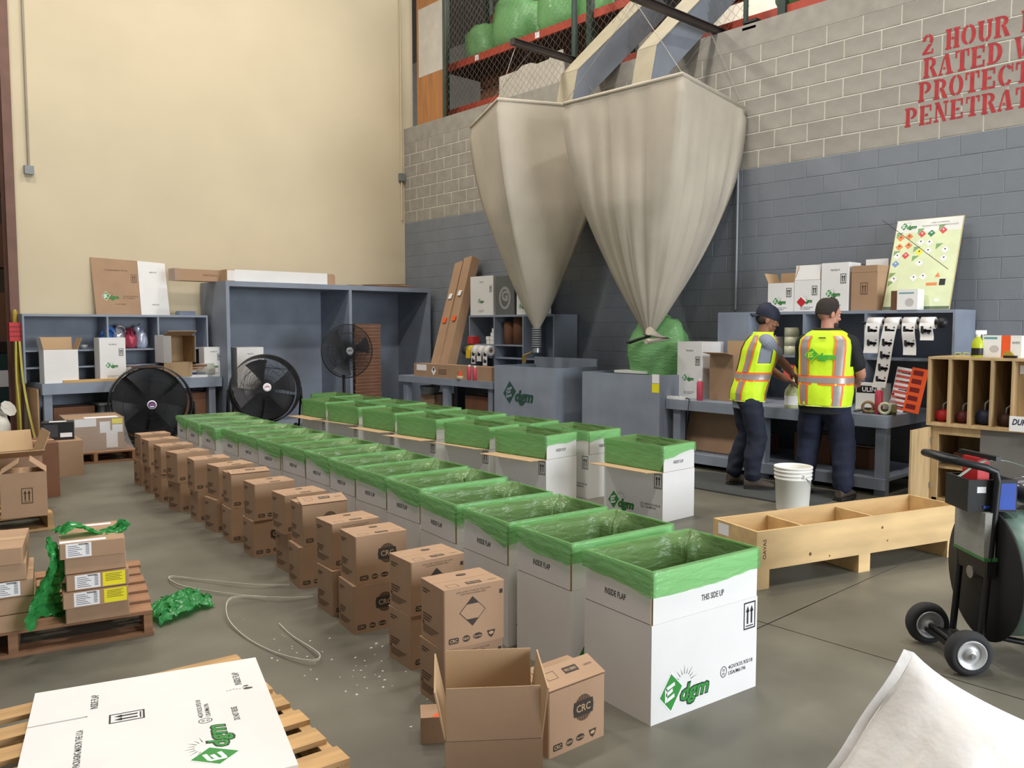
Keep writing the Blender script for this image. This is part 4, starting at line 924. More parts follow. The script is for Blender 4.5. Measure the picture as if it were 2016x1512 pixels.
# block wall bench with label rolls
closed_box('white_box', 'white logo box at the left on the label-roll shelf unit', (8.42, 9.80, 1.721), -92, .57, .38, .60, WHITEB, fm(.57, .38, .6))
t = closed_box('printed_box', 'grey printed box between the two white boxes behind the hopper', (8.42, 9.28, 1.721), -90, .42, .36, .58, mat('grey print box', (96, 98, 96), .6))
MB().ring(0, 0, .13, .17, .04).text('G', 0, .03, .14, .16, .0003, 0, None, .05).build('printed_emblem', mat('pale grey ink', (150, 152, 150), .6), t, FRONT(0, .25, -.1808))
closed_box('white_box', 'white logo box half hidden behind the left hopper', (8.42, 8.84, 1.721), -90, .36, .36, .58, WHITEB, [(M_LOGOS, FRONT(-.06, .12, -.1808))])
def prism_between(p0, p1, wd, dp, name, m, parent, up=(0, 0, 1)):
    p0, p1 = Vector(p0), Vector(p1); d = (p1 - p0).normalized(); s_ = d.cross(Vector(up)).normalized(); q = s_.cross(d)
    r_ = lambda p: [p + s_ * wd / 2 + q * dp / 2, p - s_ * wd / 2 + q * dp / 2, p - s_ * wd / 2 - q * dp / 2, p + s_ * wd / 2 - q * dp / 2]
    return MB().loft([r_(p0), r_(p1)], sm=False).build(name, m, parent)
for (p0, p1, lab) in (((7.80, 10.36, .90), (8.53, 10.64, 2.56), 'tall brown carton leaning on the block wall, left of the pair'), ((7.82, 10.145, .90), (8.55, 10.425, 2.63), 'tall brown carton leaning on the block wall, right of the pair')):
    t = thing('long_carton', lab, 'box'); prism_between(p0, p1, .205, .16, 'carton_body', KRAFT, t, (1, 0, 0))
    d = Vector(p1) - Vector(p0)
    for k, (f, m_) in enumerate(((.45, ORANGE), (.68, PAPER))):
        c_ = Vector(p0) + d * f + Vector((-.11, -.02, 0)); MB().cb((0, 0, 0), (.004, .08, .09)).build('sticker', m_, t, Matrix.Translation(c_) @ Matrix.Rotation(R(24), 4, 'Y'))
t = thing('long_carton', 'long brown carton lying along the front of the label-roll bench', 'box', (7.64, 9.70, .776), -90)
bx('carton_body', -.93, .93, -.1, .1, 0, .2, KRAFT, t)
MB().poly([(0, .07), (.06, 0), (0, -.07), (-.06, 0)], 0, 0).ell(0, .02, .02, .025, .0004, 1).build('hazard_label', [PAPER, INK], t, FRONT(-.42, .1, -.1008)); MB().rect(-.13, .13, -.045, .045).build('shipping_label', PAPER, t, FRONT(-.73, .14, -.1008))
for k in range(3): MB().rect(-.1, .1, -.006, .006).build('printed_text', INKB, t, FRONT(-.2, .12 - .03 * k, -.1008))
def can(name, label, loc, r_, h, m, capm=WHITEP, group=None):
    t = thing(name, label, 'can', loc, 0, group); MB().lathe([(r_ * .95, 0), (r_, .006), (r_, h * .82), (r_ * .6, h * .88), (r_ * .6, h * .89)], 16).build('can_body', m, t); MB().cyl(r_ * .55, h * .89, h, 12).build('cap', capm, t); return t
PINK = mat('pink can', (196, 74, 96), .35, .2)
can('spray_can', 'pink spray can at the front of the label-roll bench, left one', (7.46 + .08, 9.26, .776), .034, .22, PINK); can('spray_can', 'pink spray can at the front of the label-roll bench, right one', (7.54, 9.13, .776), .036, .21, PINK)
t = thing('tape_roll', 'tape roll with an orange core in front of the long carton', 'tape', (7.535, 9.46, .776)); MB().lathe([(.03, 0), (.055, 0), (.055, .05), (.03, .05), (.03, 0)], 18, cap=False).build('tape_ring', mat('tan tape', (190, 170, 140), .4), t); MB().cyl(.028, 0, .12, 12).build('core', ORANGE, t)
# label rolls on bench two
def label_roll(label, loc, r_, L, m, m2, strip=None, rz=0, group=None):
    t = thing('label_roll', label, 'label roll', loc, rz, group)
    MB().lathe([(.03, -L / 2), (r_, -L / 2), (r_, L / 2), (.03, L / 2), (.03, -L / 2)], 20, 0, T(ry=90), cap=False).build('roll', m, t)
    MB().lathe([(.026, -L / 2 - .003), (.03, -L / 2 - .003), (.03, L / 2 + .003), (.026, L / 2 + .003), (.026, -L / 2 - .003)], 14, 0, T(ry=90), cap=False).build('core', KRAFT, t)
    if strip:
        s = MB().box(-L / 2, L / 2, -r_ - .004, -r_ - .002, -strip, 0).build('loose_strip', m, t)
        for k in range(int(strip / .1)): m2 and link('label_print', m2, s, FRONT(0, -.05 - .1 * k, -r_ - .0048))
    return t
LP = MB(); LP.rect(-.035, .035, -.03, .015); LP.rect(-.03, -.008, .015, .035); M_LBL = LP.mesh('label_print', INK)
WL = mat('label paper', (224, 222, 220), .6)
for i, (y, r_, L, st_, m_) in enumerate([(10.02, .075, .09, 0, mat('dark roll', (60, 60, 64), .5)), (9.90, .08, .11, .12, mat('yellow roll', (212, 180, 50), .5)), (9.77, .085, .1, .2, WL), (9.64, .08, .11, .16, WL), (9.50, .08, .1, .22, WL)]):
    label_roll('label roll on the low shelf behind the leaning cartons, %s from the left' % (ORD[i] if i else 'first'), (8.12, y, 1.18), r_, L, m_, M_LBL if i > 1 else None, st_, -90, 'label rolls on the low shelf')
for i, (y, z, w_) in enumerate([(9.70, 1.277, .09), (9.62, 1.277, .1), (9.62, 1.338, .1), (9.60, 1.399, .09), (9.58, 1.46, .07), (9.72, 1.338, .07)]):
    closed_box('small_box', ['small white box at the left foot of the little pile on the shelf', 'small white box at the right foot of the little pile on the shelf', 'small white box second in the little pile on the shelf', 'small white box third in the little pile on the shelf', 'small white box on top of the little pile on the shelf', 'small white box on the left step of the little pile on the shelf'][i], (8.33, y, z), -90, w_, .12, .06, WHITEP, (), 'box', 'little white boxes on the shelf')
for (y, lab, h_) in ((9.33, 'short brown cardboard tube standing in the shelf unit', .34), (9.12, 'tall brown cardboard tube standing in the shelf unit', .41)):
    t = thing('cardboard_tube', lab, 'tube', (8.40, y, 1.276)); MB().lathe([(.09, 0), (.10, 0), (.10, h_), (.09, h_), (.09, 0)], 20, cap=False).build('tube_wall', KRAFT_DK, t); MB().cyl(.088, h_ - .02, h_ - .01, 16).build('end_disc', KRAFT, t)
closed_box('small_box', 'red and white small box beside the leaning cartons', (8.25, 10.02, 1.277), -90, .12, .15, .12, mat('red white', (200, 60, 60), .5))
closed_box('brown_carton', 'tan carton on the lower shelf of the label-roll bench', (7.9, 10.5, .141), -90, .35, .4, .35, KRAFT)
t = thing('wire_basket', 'round metal basket on the lower shelf of the label-roll bench', 'basket', (7.75, 10.5, .495)); MB().lathe([(.13, 0), (.16, .1), (.16, .12), (.14, .12), (.11, .02)], 18, cap=False).build('basket_wall', GREYM, t); MB().cyl(.12, 0, .012).build('base', GREYM, t)
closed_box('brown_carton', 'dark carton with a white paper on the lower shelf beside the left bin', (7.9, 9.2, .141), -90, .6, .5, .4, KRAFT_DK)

# ================================================================== fans
GUARD = mat('guard wire', (40, 40, 42), .4, .3)
def fan_head(t, r_, dep, emblem, blades=4, drum=True):
    # axis along local y, front looks to -y, centre at the origin
    if drum: MB().lathe([(r_, -dep / 2), (r_ + .012, -dep / 2), (r_ + .012, dep / 2), (r_, dep / 2), (r_, -dep / 2)], 48, 0, T(rx=-90), cap=False).build('drum', BLACK, t)
    else: MB().tube([(r_ * math.cos(2 * PI * i / 40), 0, r_ * math.sin(2 * PI * i / 40)) for i in range(40)], .008, 6, closed=True).build('guard_rim', BLACK, t)
    for sgn in (-1, 1):
        b = MB(); n = 150 if drum else 150
        for k in range(n):
            a = 2 * PI * k / n; a2 = a + .25
            b.tube([(.07 * math.cos(a), sgn * (dep / 2 + .03), .07 * math.sin(a)), (r_ * .6 * math.cos((a + a2) / 2), sgn * (dep / 2 + .022), r_ * .6 * math.sin((a + a2) / 2)), (r_ * math.cos(a2), sgn * dep / 2 * (1 if drum else .2), r_ * math.sin(a2))], .0021, 3, cap=False)
        for rr in (.35, .68): b.tube([(r_ * rr * math.cos(2 * PI * i / 36), sgn * (dep / 2 + .026 - .006 * rr), r_ * rr * math.sin(2 * PI * i / 36)) for i in range(36)], .003, 4, closed=True)
        o = b.build('guard', GUARD, t)
    for k in range(blades):
        a0 = 360 * k / blades + 20
        def bl(u, v, a0=a0):
            a = R(a0 - 18 - 10 * u + 46 * v * (.6 + .4 * u)); rr = .06 + (r_ - .10) * u
            return (rr * math.cos(a), (.05 - .10 * v) * (dep / .3 if drum else .5), rr * math.sin(a))
        MB().grid(bl, 8, 5).build('blade', mat('fan blade', (58, 58, 62), .4, .2), t)
    MB().cyl(.075, 0, dep / 2 + .12, 18, 0, T(rx=-90)).build('motor', BLACK, t)
    b = MB(); b.lathe([(.058, 0), (.058, .012), (.0, .014)], 24, 0, None, cap=False); b.ell(0, 0, .046, .046, .0150, 1)
    b.poly([(-.03, -.008), (0, .006), (.034, -.002), (.03, .012), (0, .02), (-.03, .008)], .0156, 2); b.poly([(-.02, -.03), (.02, -.03), (.03, -.014), (-.03, -.016)], .0156, 0)
    b.build('hub_emblem', emblem, t, Matrix.Translation((0, -dep / 2 - .03, 0)) @ Matrix.Rotation(R(90), 4, 'X'))
def stand_fan(label, loc, yaw, tilt, r_, dep, cz, emblem):
    t = thing('drum_fan', label, 'fan', loc, yaw)
    hd = bpy.data.objects.new('fan_head', None); COL.objects.link(hd); hd.parent = t
    q = thing('x', None, None); bpy.data.objects.remove(q)
    fan_head(hd, r_, dep, emblem); hd.matrix_local = T(0, 0, cz, rx=tilt)
    for s in (-1, 1):
        x = s * (r_ + .035)
        MB().tube([(x, -.25, .02), (x, -.2, .02), (x, 0, cz), (x, .2, .06), (x, .26, .06)], .014, 8).build('stand', BLACK, t)
        MB().lathe([(.02, -.018), (.06, -.02), (.065, 0), (.06, .02), (.02, .018)], 18, 0, T(x - s * .03, .26, .066, ry=90)).build('wheel', RUBBER, t)
    MB().tube([(-r_ - .035, -.25, .02), (r_ + .035, -.25, .02)], .014, 8).build('foot_bar', BLACK, t)
    return t
EMB1 = [PAPER, mat('emblem navy', (66, 48, 110), .4), mat('emblem red', (190, 90, 110), .4)]; EMB2 = [PAPER, mat('emblem white', (210, 205, 205), .4), mat('emblem red', (0, 0, 0))]
stand_fan('large black drum fan with a blue round emblem in front of the left bench', (3.77, 11.3, 0), -14, 0, .50, .30, .53, EMB1)
stand_fan('black drum fan tilted up in front of the tall cabinet', (5.26, 11.05, 0), -16, -12, .47, .28, .66, EMB2)
for o in list(COL.objects):
    if o.name == 'fan_head': MB().ring(0, 0, .47, .47, .40, 0, 0, T(0, .155, 0, rx=90)).build('dark_rear_plate', BLACK, o)  # black disc added so the fan looks dark inside, standing in for shade
    if o.name == 'fan_head.001': MB().ring(0, 0, .45, .45, .37, 0, 0, T(0, .145, 0, rx=90), 24, 190, 350).build('dark_rear_plate', BLACK, o)
t = thing('pedestal_fan', 'black pedestal fan on a pole in front of the tall cabinet', 'fan', (6.5, 10.95, 0), -10)
hd = bpy.data.objects.new('fan_head', None); COL.objects.link(hd); hd.parent = t; fan_head(hd, .40, .14, [GREYM, GREYM, BLACK], 3, False); hd.matrix_local = T(0, -.1, 1.18)
MB().tube([(0, .06, .03), (0, .06, 1.18)], .022, 10).build('pole', BLACK, t); MB().lathe([(.26, 0), (.26, .015), (.08, .05), (.03, .08)], 28, 0, T(0, .06, 0)).build('base', BLACK, t)
MB().cb((0, .02, 1.1), (.07, .1, .1)).build('tilt_bracket', BLACK, t)
t = thing('cardboard_pile', 'pile of torn cardboard and film on a board beside the tilted drum fan', 'cardboard', (5.97, 10.72, 0), 15)
bx('board', -.16, .16, -.25, .25, 0, .14, PALD, t)
for k in range(6): MB().box(-.15, .15, -.2, .2, 0, .02).build('sheet', KRAFT if k % 2 else WHITEB, t, T(.03 * (k % 3), .02 * k, .142 + .034 * k, rz=17 * k, ry=2 - k))

# ================================================================== right-hand bench: what stands on it and on its shelf unit
def mk(Wd, Dp, H, **k): return fm(Wd, Dp, H, **k)
carton_open('open_box', 'white logo box with kraft flaps up, left on the shelf unit behind the workers', (8.37, 4.76, 1.711), -90, .31, .26, .31, .12, (None, 20, 5, 25), WHITEB, mk(.31, .26, .31, up=False))
t = carton_open('open_box', 'white logo box with a red sticker and its front flap up', (8.37, 4.455, 1.711), -90, .29, .26, .33, .16, (-8, 10, None, -15), WHITEB, mk(.29, .26, .33, up=False))
MB().poly([(0, .06), (.055, 0), (0, -.055), (-.055, 0)]).build('sticker', RED, t, FRONT(-.06, .10, -.1318)); MB().poly([(0, .07), (.065, .01), (.05, -.0), (-.01, .055)]).build('peeled_corner', PAPER, t, FRONT(-.06, .10, -.1325))
closed_box('white_box', 'tall closed white logo box, third on the shelf unit behind the workers', (8.37, 4.15, 1.711), -90, .30, .26, .50, WHITEB, mk(.3, .26, .5))
carton_open('open_carton', 'brown carton with an arrows mark beside the sign board', (8.36, 3.83, 1.711), -93, .27, .26, .38, .07, (0, 0, 0, 0), KRAFT, [(M_ARROWK, FRONT(0, .22, -.1308))])
tag(bx('foam_board', 8.50, 8.51, 3.72, 3.95, 1.711, 2.24, WHITEB), 'white board edge sticking up behind the brown arrows carton', 'board')
# sign board
t = thing('sign_board', 'pale green hazard label sign board leaning on the block wall', 'sign', (8.30, 3.68, 1.712), -90)
MT = T(0, 0, 0, rx=72); Wb, Hb = .63, .95
MB().box(0, Wb, 0, Hb, -.018, -.001, 0).build('backing', [mat('sign edge', (196, 180, 130), .5)], t, MT)
face = MB().rect(.005, Wb - .005, .005, Hb - .005, 0, 0).rect(.005, Wb - .005, Hb - .14, Hb - .005, .0003, 1).rect(.005, Wb - .005, .005, .035, .0003, 2)
face.build('printed_face', [mat('sign pale green', (214, 222, 180), .3), mat('sign header', (226, 226, 220), .3), mat('sign footer', (96, 110, 88), .4)], t, MT)
pal = {'o': mat('sign orange', (222, 132, 74), .4), 'r': mat('sign red', (206, 70, 74), .4), 'g': mat('sign green', (54, 120, 84), .4), 'y': mat('sign yellow', (232, 220, 50), .4), 'b': mat('sign blue', (120, 146, 190), .4), 'k': INK, 'w': PAPER, 't': mat('sign teal', (110, 160, 150), .4), 'c': mat('sign corner green', (124, 160, 104), .4)}
for (u_, v_, c_) in [(.10, .20, 'o'), (.23, .19, 'o'), (.10, .30, 'o'), (.24, .29, 'o'), (.42, .17, 'r'), (.56, .17, 'g'), (.73, .145, 'r'), (.09, .40, 'w'), (.22, .40, 'r'), (.42, .37, 'y'), (.55, .36, 'w'), (.085, .49, 'b'), (.42, .26, 'w'), (.55, .27, 'w'), (.45, .49, 'w'), (.80, .36, 'w'), (.80, .45, 'w'), (.40, .65, 'w'), (.54, .64, 'w'), (.10, .66, 'w')]:
    x, y = u_ * Wb, (1 - v_) * Hb; q = .038
    d_ = MB().poly([(x, y + q), (x + q, y), (x, y - q), (x - q, y)][::-1][::-1], .0008, 0); d_.ell(x, y + .008, .008, .008, .0011, 1, None, 8)
    d_.build('hazard_diamond', [pal[c_], INK if c_ in 'woy' else PAPER], t, MT)
for (u_, v_) in [(.02, .17), (.34, .14), (.65, .115), (.02, .375), (.32, .34), (.65, .32), (.32, .44), (.01, .62), (.01, .71)]:
    x, y = u_ * Wb + .005, (1 - v_) * Hb; MB().poly([(x, y + .03), (x, y - .03), (x + .065, y + .03)]).build('corner_flag', pal['c'], t, MT @ T(0, 0, .0006))
for (x0, x1, y0, y1, c_) in ((.38, .48, .245, .275, 'o'), (.50, .555, .245, .31, 'k'), (.30, .36, .13, .18, 't'), (.48, .52, .08, .11, 'w')): MB().rect(x0, x1, y0, y1, .0008).build('printed_patch', pal[c_], t, MT)
MB().poly([(.45, .33), (.475, .38), (.5, .33)]).build('hazard_triangle', pal['o'], t, MT @ T(0, 0, .0008))
dgm(MB(), .12, Hb - .07, .16).build('logo', [GREENP, PAPER, GREEND], t, MT @ T(0, 0, .0008))
b = MB(); b.text('LABELS & MARKING', .42, Hb - .05, .17, .016); b.text('TRANSPORTATION OF DANGEROUS GOODS', .42, Hb - .08, .34, .016); b.build('printed_text', INKB, t, MT @ T(0, 0, .0008))
t = thing('cord', 'thin dark cord stretched diagonally across the sign board', 'cord'); MB().tube([(8.30, 3.70, 2.60), (8.24, 3.35, 2.33), (8.16, 3.02, 2.08)], .003, 5).build('cord_line', IRON, t)
t = closed_box('small_box', 'small white respirator box in front of the sign board', (8.22, 3.375, 1.711), -90, .2, .14, .2, WHITEP); MB().ell(.02, -.03, .04, .04).build('printed_picture', mat('pale grey print', (190, 186, 184), .5), t, FRONT(0, .1, -.0708)); MB().rect(-.07, .07, -.006, .006).build('printed_text', mat('teal ink', (90, 150, 160), .5), t, FRONT(-.01, .16, -.0708))
closed_box('small_box', 'small dark box tucked left of the respirator box', (8.25, 3.52, 1.711), -90, .06, .12, .19, KRAFT_DK)
# shelf of the unit
TAPE = mat('clear tape', (206, 206, 176), .25, var=.03)
for k in range(2):
    for i in range(3):
        t = thing('tape_roll', 'wide clear tape roll, %s of the %s stack on the shelf' % (('bottom', 'middle', 'top')[i], ('left', 'right')[k]), 'tape', (8.32 + .1 * k, 4.66 - .17 * k, 1.241 + i * .1), 0, 'clear tape rolls on the shelf')
        MB().lathe([(.04, 0), (.08, 0), (.08, .098), (.04, .098), (.04, 0)], 22, cap=False).build('tape_ring', TAPE, t); MB().lathe([(.037, 0), (.04, 0), (.04, .098), (.037, .098), (.037, 0)], 18, cap=False).build('core', KRAFT, t)
t = closed_box('small_box', 'white box with a yellow picture behind the man in the cap', (8.34, 4.93, 1.241), -90, .22, .18, .2, WHITEP); MB().ell(.0, -.02, .05, .06, 0, 0).build('printed_picture', mat('print yellow', (226, 196, 60), .5), t, FRONT(-.03, .1, -.0908))
t = thing('hanging_rod', 'black rod with a ball end carrying the label rolls', 'rod', (8.02, 0, 1.585)); MB().tube([(0, 3.74, 0), (0, 3.02, 0)], .014, 10).build('rod', BLACK, t); MB().ball((0, 3.0, 0), .05, .05, .05).build('ball_end', BLACK, t)
tm = MB(); tm.rect(-.045, .005, -.03, .005); tm.rect(-.045, -.022, .005, .03); tm.rect(.005, .045, -.026, -.002); tm.ell(-.028, -.03, .012, .012, .0002); tm.ell(.025, -.03, .012, .012, .0002); tm.poly([(.03, .012), (.045, .03), (.05, .012)]); tm.rect(-.02, .05, -.02, -.008)
M_TRUCK = tm.mesh('label_print', INK)
def strip_roll(label, y, wd, length, tilt):
    t = thing('label_roll', label, 'label roll', (8.02, y, 1.585), -90)
    MB().lathe([(.018, -wd / 2), (.055, -wd / 2), (.055, wd / 2), (.018, wd / 2), (.018, -wd / 2)], 20, 0, T(ry=90), cap=False).build('roll', WL, t)
    b = MB(); n = int(length / .03)
    f = lambda k: (tilt * k, -.058 - .012 * math.sin(k * 6) - .03 * k, -length * k)
    b.grid(lambda u_, v_: (f(v_)[0] + (u_ - .5) * wd, f(v_)[1], f(v_)[2]), 2, n, sm=True); s = b.build('loose_strip', WL, t)
    for k in range(int(length / .12)):
        v_ = (k + .5) * .12 / length; p = f(v_); link('label_print', M_TRUCK, s, FRONT(p[0], p[2], p[1] - .0025))
    return t
strip_roll('short strip of truck labels at the left of the hanging rod', 3.61, .14, .29, -.01)
strip_roll('long strip of truck labels hanging in the middle of the rod', 3.44, .13, .62, -.09)
strip_roll('strip of truck labels at the right of the rod', 3.28, .12, .30, .03)
strip_roll('short curled strip of truck labels beside the ball end', 3.12, .12, .16, .02)
# bench top
carton_open('open_carton', 'brown carton with one flap folded out at the left end of the packing bench', (7.92, 5.17, .741), -90, .30, .34, .50, .15, (80, None, 0, None), KRAFT)
closed_box('white_box', 'tall white logo box at the left end of the packing bench', (7.97, 5.59, .741), -90, .34, .44, .64, WHITEB, mk(.34, .44, .64))
can('spray_can', 'pink spray can in front of the tall white box', (7.60, 5.34, .741), .034, .24, PINK)
can('spray_can', 'pink spray can at the right end of the packing bench', (7.66, 3.40, .741), .036, .25, PINK)
t = thing('power_strip', 'white power strip with a black cord at the left end of the packing bench', 'power strip', (7.56, 5.62, .741), -90); bx('strip_body', -.13, .13, -.03, .03, 0, .03, WHITEP, t)
for k in range(4): MB().rect(-.012, .012, -.01, .01).build('socket', BLACK, t, T(-.09 + .06 * k, 0, .0306))
MB().tube([(.13, 0, .02), (.2, -.03, .01), (.24, -.1, .0), (.23, -.11, -.2), (.2, -.10, -.5), (.05, -.06, -.58)], .006, 6).build('cord', BLACK, t)
t = closed_box('printed_box', 'white dispenser box with a black band on the packing bench', (8.05, 3.63, .741), -90, .26, .2, .26, WHITEP); MB().rect(-.12, .12, -.035, .035, 0, 0).text('ULINE', .02, 0, .17, .045, .0004, 1, None, .02).build('printed_band', [BLACK, PAPER], t, FRONT(0, .2, -.1008))
SP = mat('red white stripe', (206, 90, 84), .5)
t = thing('label_sheet', 'hanging sheet of striped pink arrow labels on the packing bench', 'labels', (7.98, 3.40, .75), -90)
s = MB().box(-.05, .09, 0, .003, 0, .42).build('sheet', PAPER, t, T(0, 0, 0, ry=8, rx=-6))
for k in range(8): MB().rect(-.045, .085, .02 + .05 * k, .045 + .05 * k).build('label_print', SP, s, FRONT(0, 0, -.0008))
for k in range(5):
    MB().rect(.0, .07, .05 + .08 * k - .004, .05 + .08 * k + .004).poly([(.07, .05 + .08 * k - .012), (.085, .05 + .08 * k), (.07, .05 + .08 * k + .012)]).build('label_arrow', INK, s, FRONT(0, 0, -.0014))
t = thing('label_sheet', 'hanging sheet of orange labels on the packing bench', 'labels', (7.96, 3.25, .75), -90)
s = MB().box(-.06, .09, 0, .003, 0, .42).build('sheet', ORANGE, t, T(0, 0, 0, ry=9, rx=-6))
for k in range(5): MB().rect(-.04, .05, .03 + .08 * k, .075 + .08 * k).build('label_print', mat('dark red', (0, 0, 0)), s, FRONT(0, 0, -.0008)); 
for (x, y, m_, lab) in ((7.66, 3.50, GREYM, 'tape gun with a brown roll at the bench edge'), (7.63, 3.33, mat('olive tape gun', (120, 118, 80), .5), 'tape gun with a clear roll at the bench corner')):
    t = thing('tape_gun', lab, 'tape gun', (x, y, .741), -70); MB().lathe([(.035, -.026), (.058, -.026), (.058, .026), (.035, .026), (.035, -.026)], 20, 0, T(0, 0, .06, rx=90), cap=False).build('tape_ring', TAPE if 'clear' in lab else mat('brown tape', (150, 120, 84), .3), t)
    MB().box(-.05, .10, .028, .034, .0, .05).box(.06, .10, -.03, .034, .03, .1).build('gun_frame', m_, t); MB().tube([(-.02, .04, .03), (-.08, .05, .02), (-.13, .05, .012)], .014, 8).build('handle', m_, t)
t = thing('bottle', 'clear bottle in front of the orange labels', 'bottle', (7.72, 3.30, .741)); MB().lathe([(.03, 0), (.032, .01), (.032, .12), (.012, .16), (.012, .18)], 14).build('bottle_body', CLEAR, t); MB().cyl(.014, .18, .2, 10).build('cap', RED, t)
for i, (y, r_, m_, lab) in enumerate([(4.62, .06, SP, 'red striped label roll under the shelf behind the jug'), (4.50, .07, mat('yellow roll', (0, 0, 0)), 'yellow label roll under the shelf behind the jug'), (4.36, .06, mat('dark roll', (0, 0, 0)), 'dark label roll behind the worker on the right')]):
    label_roll(lab, (8.24, y, 1.08), r_, .1, m_, None, .1, -90)
t = thing('label_sheet', 'strip of red and white hazard labels beside the jug', 'labels', (7.85, 4.75, .745), -90); s = MB().box(-.06, .06, 0, .003, 0, .26).build('sheet', PAPER, t, T(0, 0, 0, rx=-8))
for k in range(2): MB().rect(-.05, .05, .015 + .125 * k, .12 + .125 * k, 0, 0).poly([(-.03, .03 + .125 * k), (.02, .11 + .125 * k), (.03, .105 + .125 * k), (-.02, .025 + .125 * k)], .0004, 1).ell(.015, .05 + .125 * k, .014, .014, .0004, 1).build('label_print', [RED, PAPER], s, FRONT(0, 0, -.0008))
# under the packing bench
tag(MB().box(-.35, .35, 0, .02, 0, .52).build('cardboard_sheet', KRAFT, None, T(7.72, 5.28, .168, rz=-92) @ T(rx=-14)), 'brown cardboard panel leaning under the packing bench', 'cardboard')
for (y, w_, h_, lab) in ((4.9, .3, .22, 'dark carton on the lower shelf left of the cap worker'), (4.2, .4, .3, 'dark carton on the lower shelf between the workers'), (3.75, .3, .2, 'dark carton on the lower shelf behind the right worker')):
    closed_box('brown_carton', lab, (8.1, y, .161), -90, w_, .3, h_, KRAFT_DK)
t = thing('tape_roll', 'roll of packing tape on the lower bench shelf', 'tape', (7.62, 3.72, .23), -60); MB().lathe([(.04, -.05), (.07, -.05), (.07, .05), (.04, .05), (.04, -.05)], 20, 0, T(rx=90), cap=False).build('tape_ring', mat('tan tape', (0, 0, 0)), t); MB().lathe([(.036, -.05), (.04, -.05), (.04, .05), (.036, .05), (.036, -.05)], 16, 0, T(rx=90), cap=False).build('core', KRAFT, t)
b = MB(); pts = []
for i in range(24):
    a = 2 * PI * i / 24; c_, s_ = math.cos(a), math.sin(a); pts.append((6.98 + .42 * math.copysign(abs(c_) ** .35, c_), 4.35 + .85 * math.copysign(abs(s_) ** .35, s_)))
tag(b.prism(pts, 0, .014).build('floor_mat', mat('rubber mat', (66, 68, 68), .8)), 'dark rubber mat on the floor before the packing bench', 'mat')

# ================================================================== plywood cubby and base cabinet
t = thing('cubby_shelf', 'plywood cubby unit with tall slots at the right edge', 'shelf unit', (7.42, 2.88, .705), -90)
PLY = mat('raw plywood', (184, 156, 114), .65, var=.14, scale=3, stretch=(5, 5, .8), rnd=.06)
bx('top_board', 0, 1.5, 0, .62, .57, .59, PLY, t); bx('bottom_board', 0, 1.5, 0, .62, 0, .025, PLY, t); bx('back_panel', .02, 1.48, .6, .62, .025, .57, PLY, t)
for x in (0, .165, .325, .49, .645, .95, 1.25, 1.48): bx('divider' if 0 < x < 1.4 else 'side_panel', x, x + .018, 0, .6, .025, .57, PLY, t)
bx('closing_panel', .663, 1.48, .10, .115, .025, .57, PLY, t)
MB().rect(-.025, .025, -.035, .035).build('paper_note', PAPER, t, FRONT(.70, .50, .098))
t = thing('base_cabinet', 'plywood base cabinet with an open door under the cubby', 'cabinet', (7.46, 2.86, 0), -90)
GP = mat('grey cabinet panel', (112, 108, 104), .7)
for x in (0, 1.42): bx('side_panel', x, x + .03, 0, .6, 0, .70, PLY, t)
bx('face_frame', .03, .40, 0, .02, .63, .70, PLY, t); bx('face_frame', .03, .07, 0, .02, .05, .63, PLY, t); bx('face_frame', .03, .40, 0, .02, 0, .08, PLY, t)
bx('front_panel', .40, 1.42, 0, .02, 0, .70, GP, t); bx('back_panel', .03, 1.42, .58, .6, 0, .70, PLY, t); bx('bottom_board', .03, 1.42, .02, .58, .02, .05, PLY, t); bx('shelf', .03, .40, .05, .58, .33, .35, PLY, t)
d_ = bx('door', -.005, .013, -.40, -.01, .04, .69, PLY, t)
for z in (.16, .55): bx('hinge', -.012, .02, -.03, .0, z, z + .05, STEEL, d_)
closed_box('small_box', 'dark box of parts on the shelf inside the base cabinet', (7.72, 2.62, .3505), -90, .2, .2, .12, KRAFT_DK)
for (y, m_, lab) in ((2.80, RED, 'red reel lying in the first cubby slot'), (2.64, mat('maroon', (96, 40, 40), .5), 'maroon tool lying in the second cubby slot'), (2.47, mat('navy', (40, 46, 70), .5), 'navy printed bag in the third cubby slot'), (2.31, mat('dk brown', (70, 44, 36), .6), 'dark bundle in the fourth cubby slot')):
    t = thing('tool_bundle', lab, 'tool', (7.6, y, .731), -90); r_ = .05 if 'navy' not in lab else .06
    MB().lathe([(.012, -.08), (r_, -.07), (r_ * 1.05, 0), (r_, .07), (.012, .08)], 16, 0, T(0, 0, r_ * 1.05, rx=90)).build('bundle_body', m_, t); MB().tube([(0, -.03, r_ * 2), (.01, -.05, r_ * 3), (.02, 0, r_ * 3.4)], .008, 6).build('loose_end', GREYM, t)
t = thing('small_sign', 'white printed card in front of the cubby at the right edge', 'sign', (7.36, 2.24, .72), -90); bx('card', .02, .20, .0, .012, 0, .12, WHITEP, t); MB().text('DURO', .11, .075, .14, .05, 0, 0, None, .03, .3).build('printed_text', mat('navy ink', (40, 40, 80), .5), t, FRONT(0, 0, -.0008))
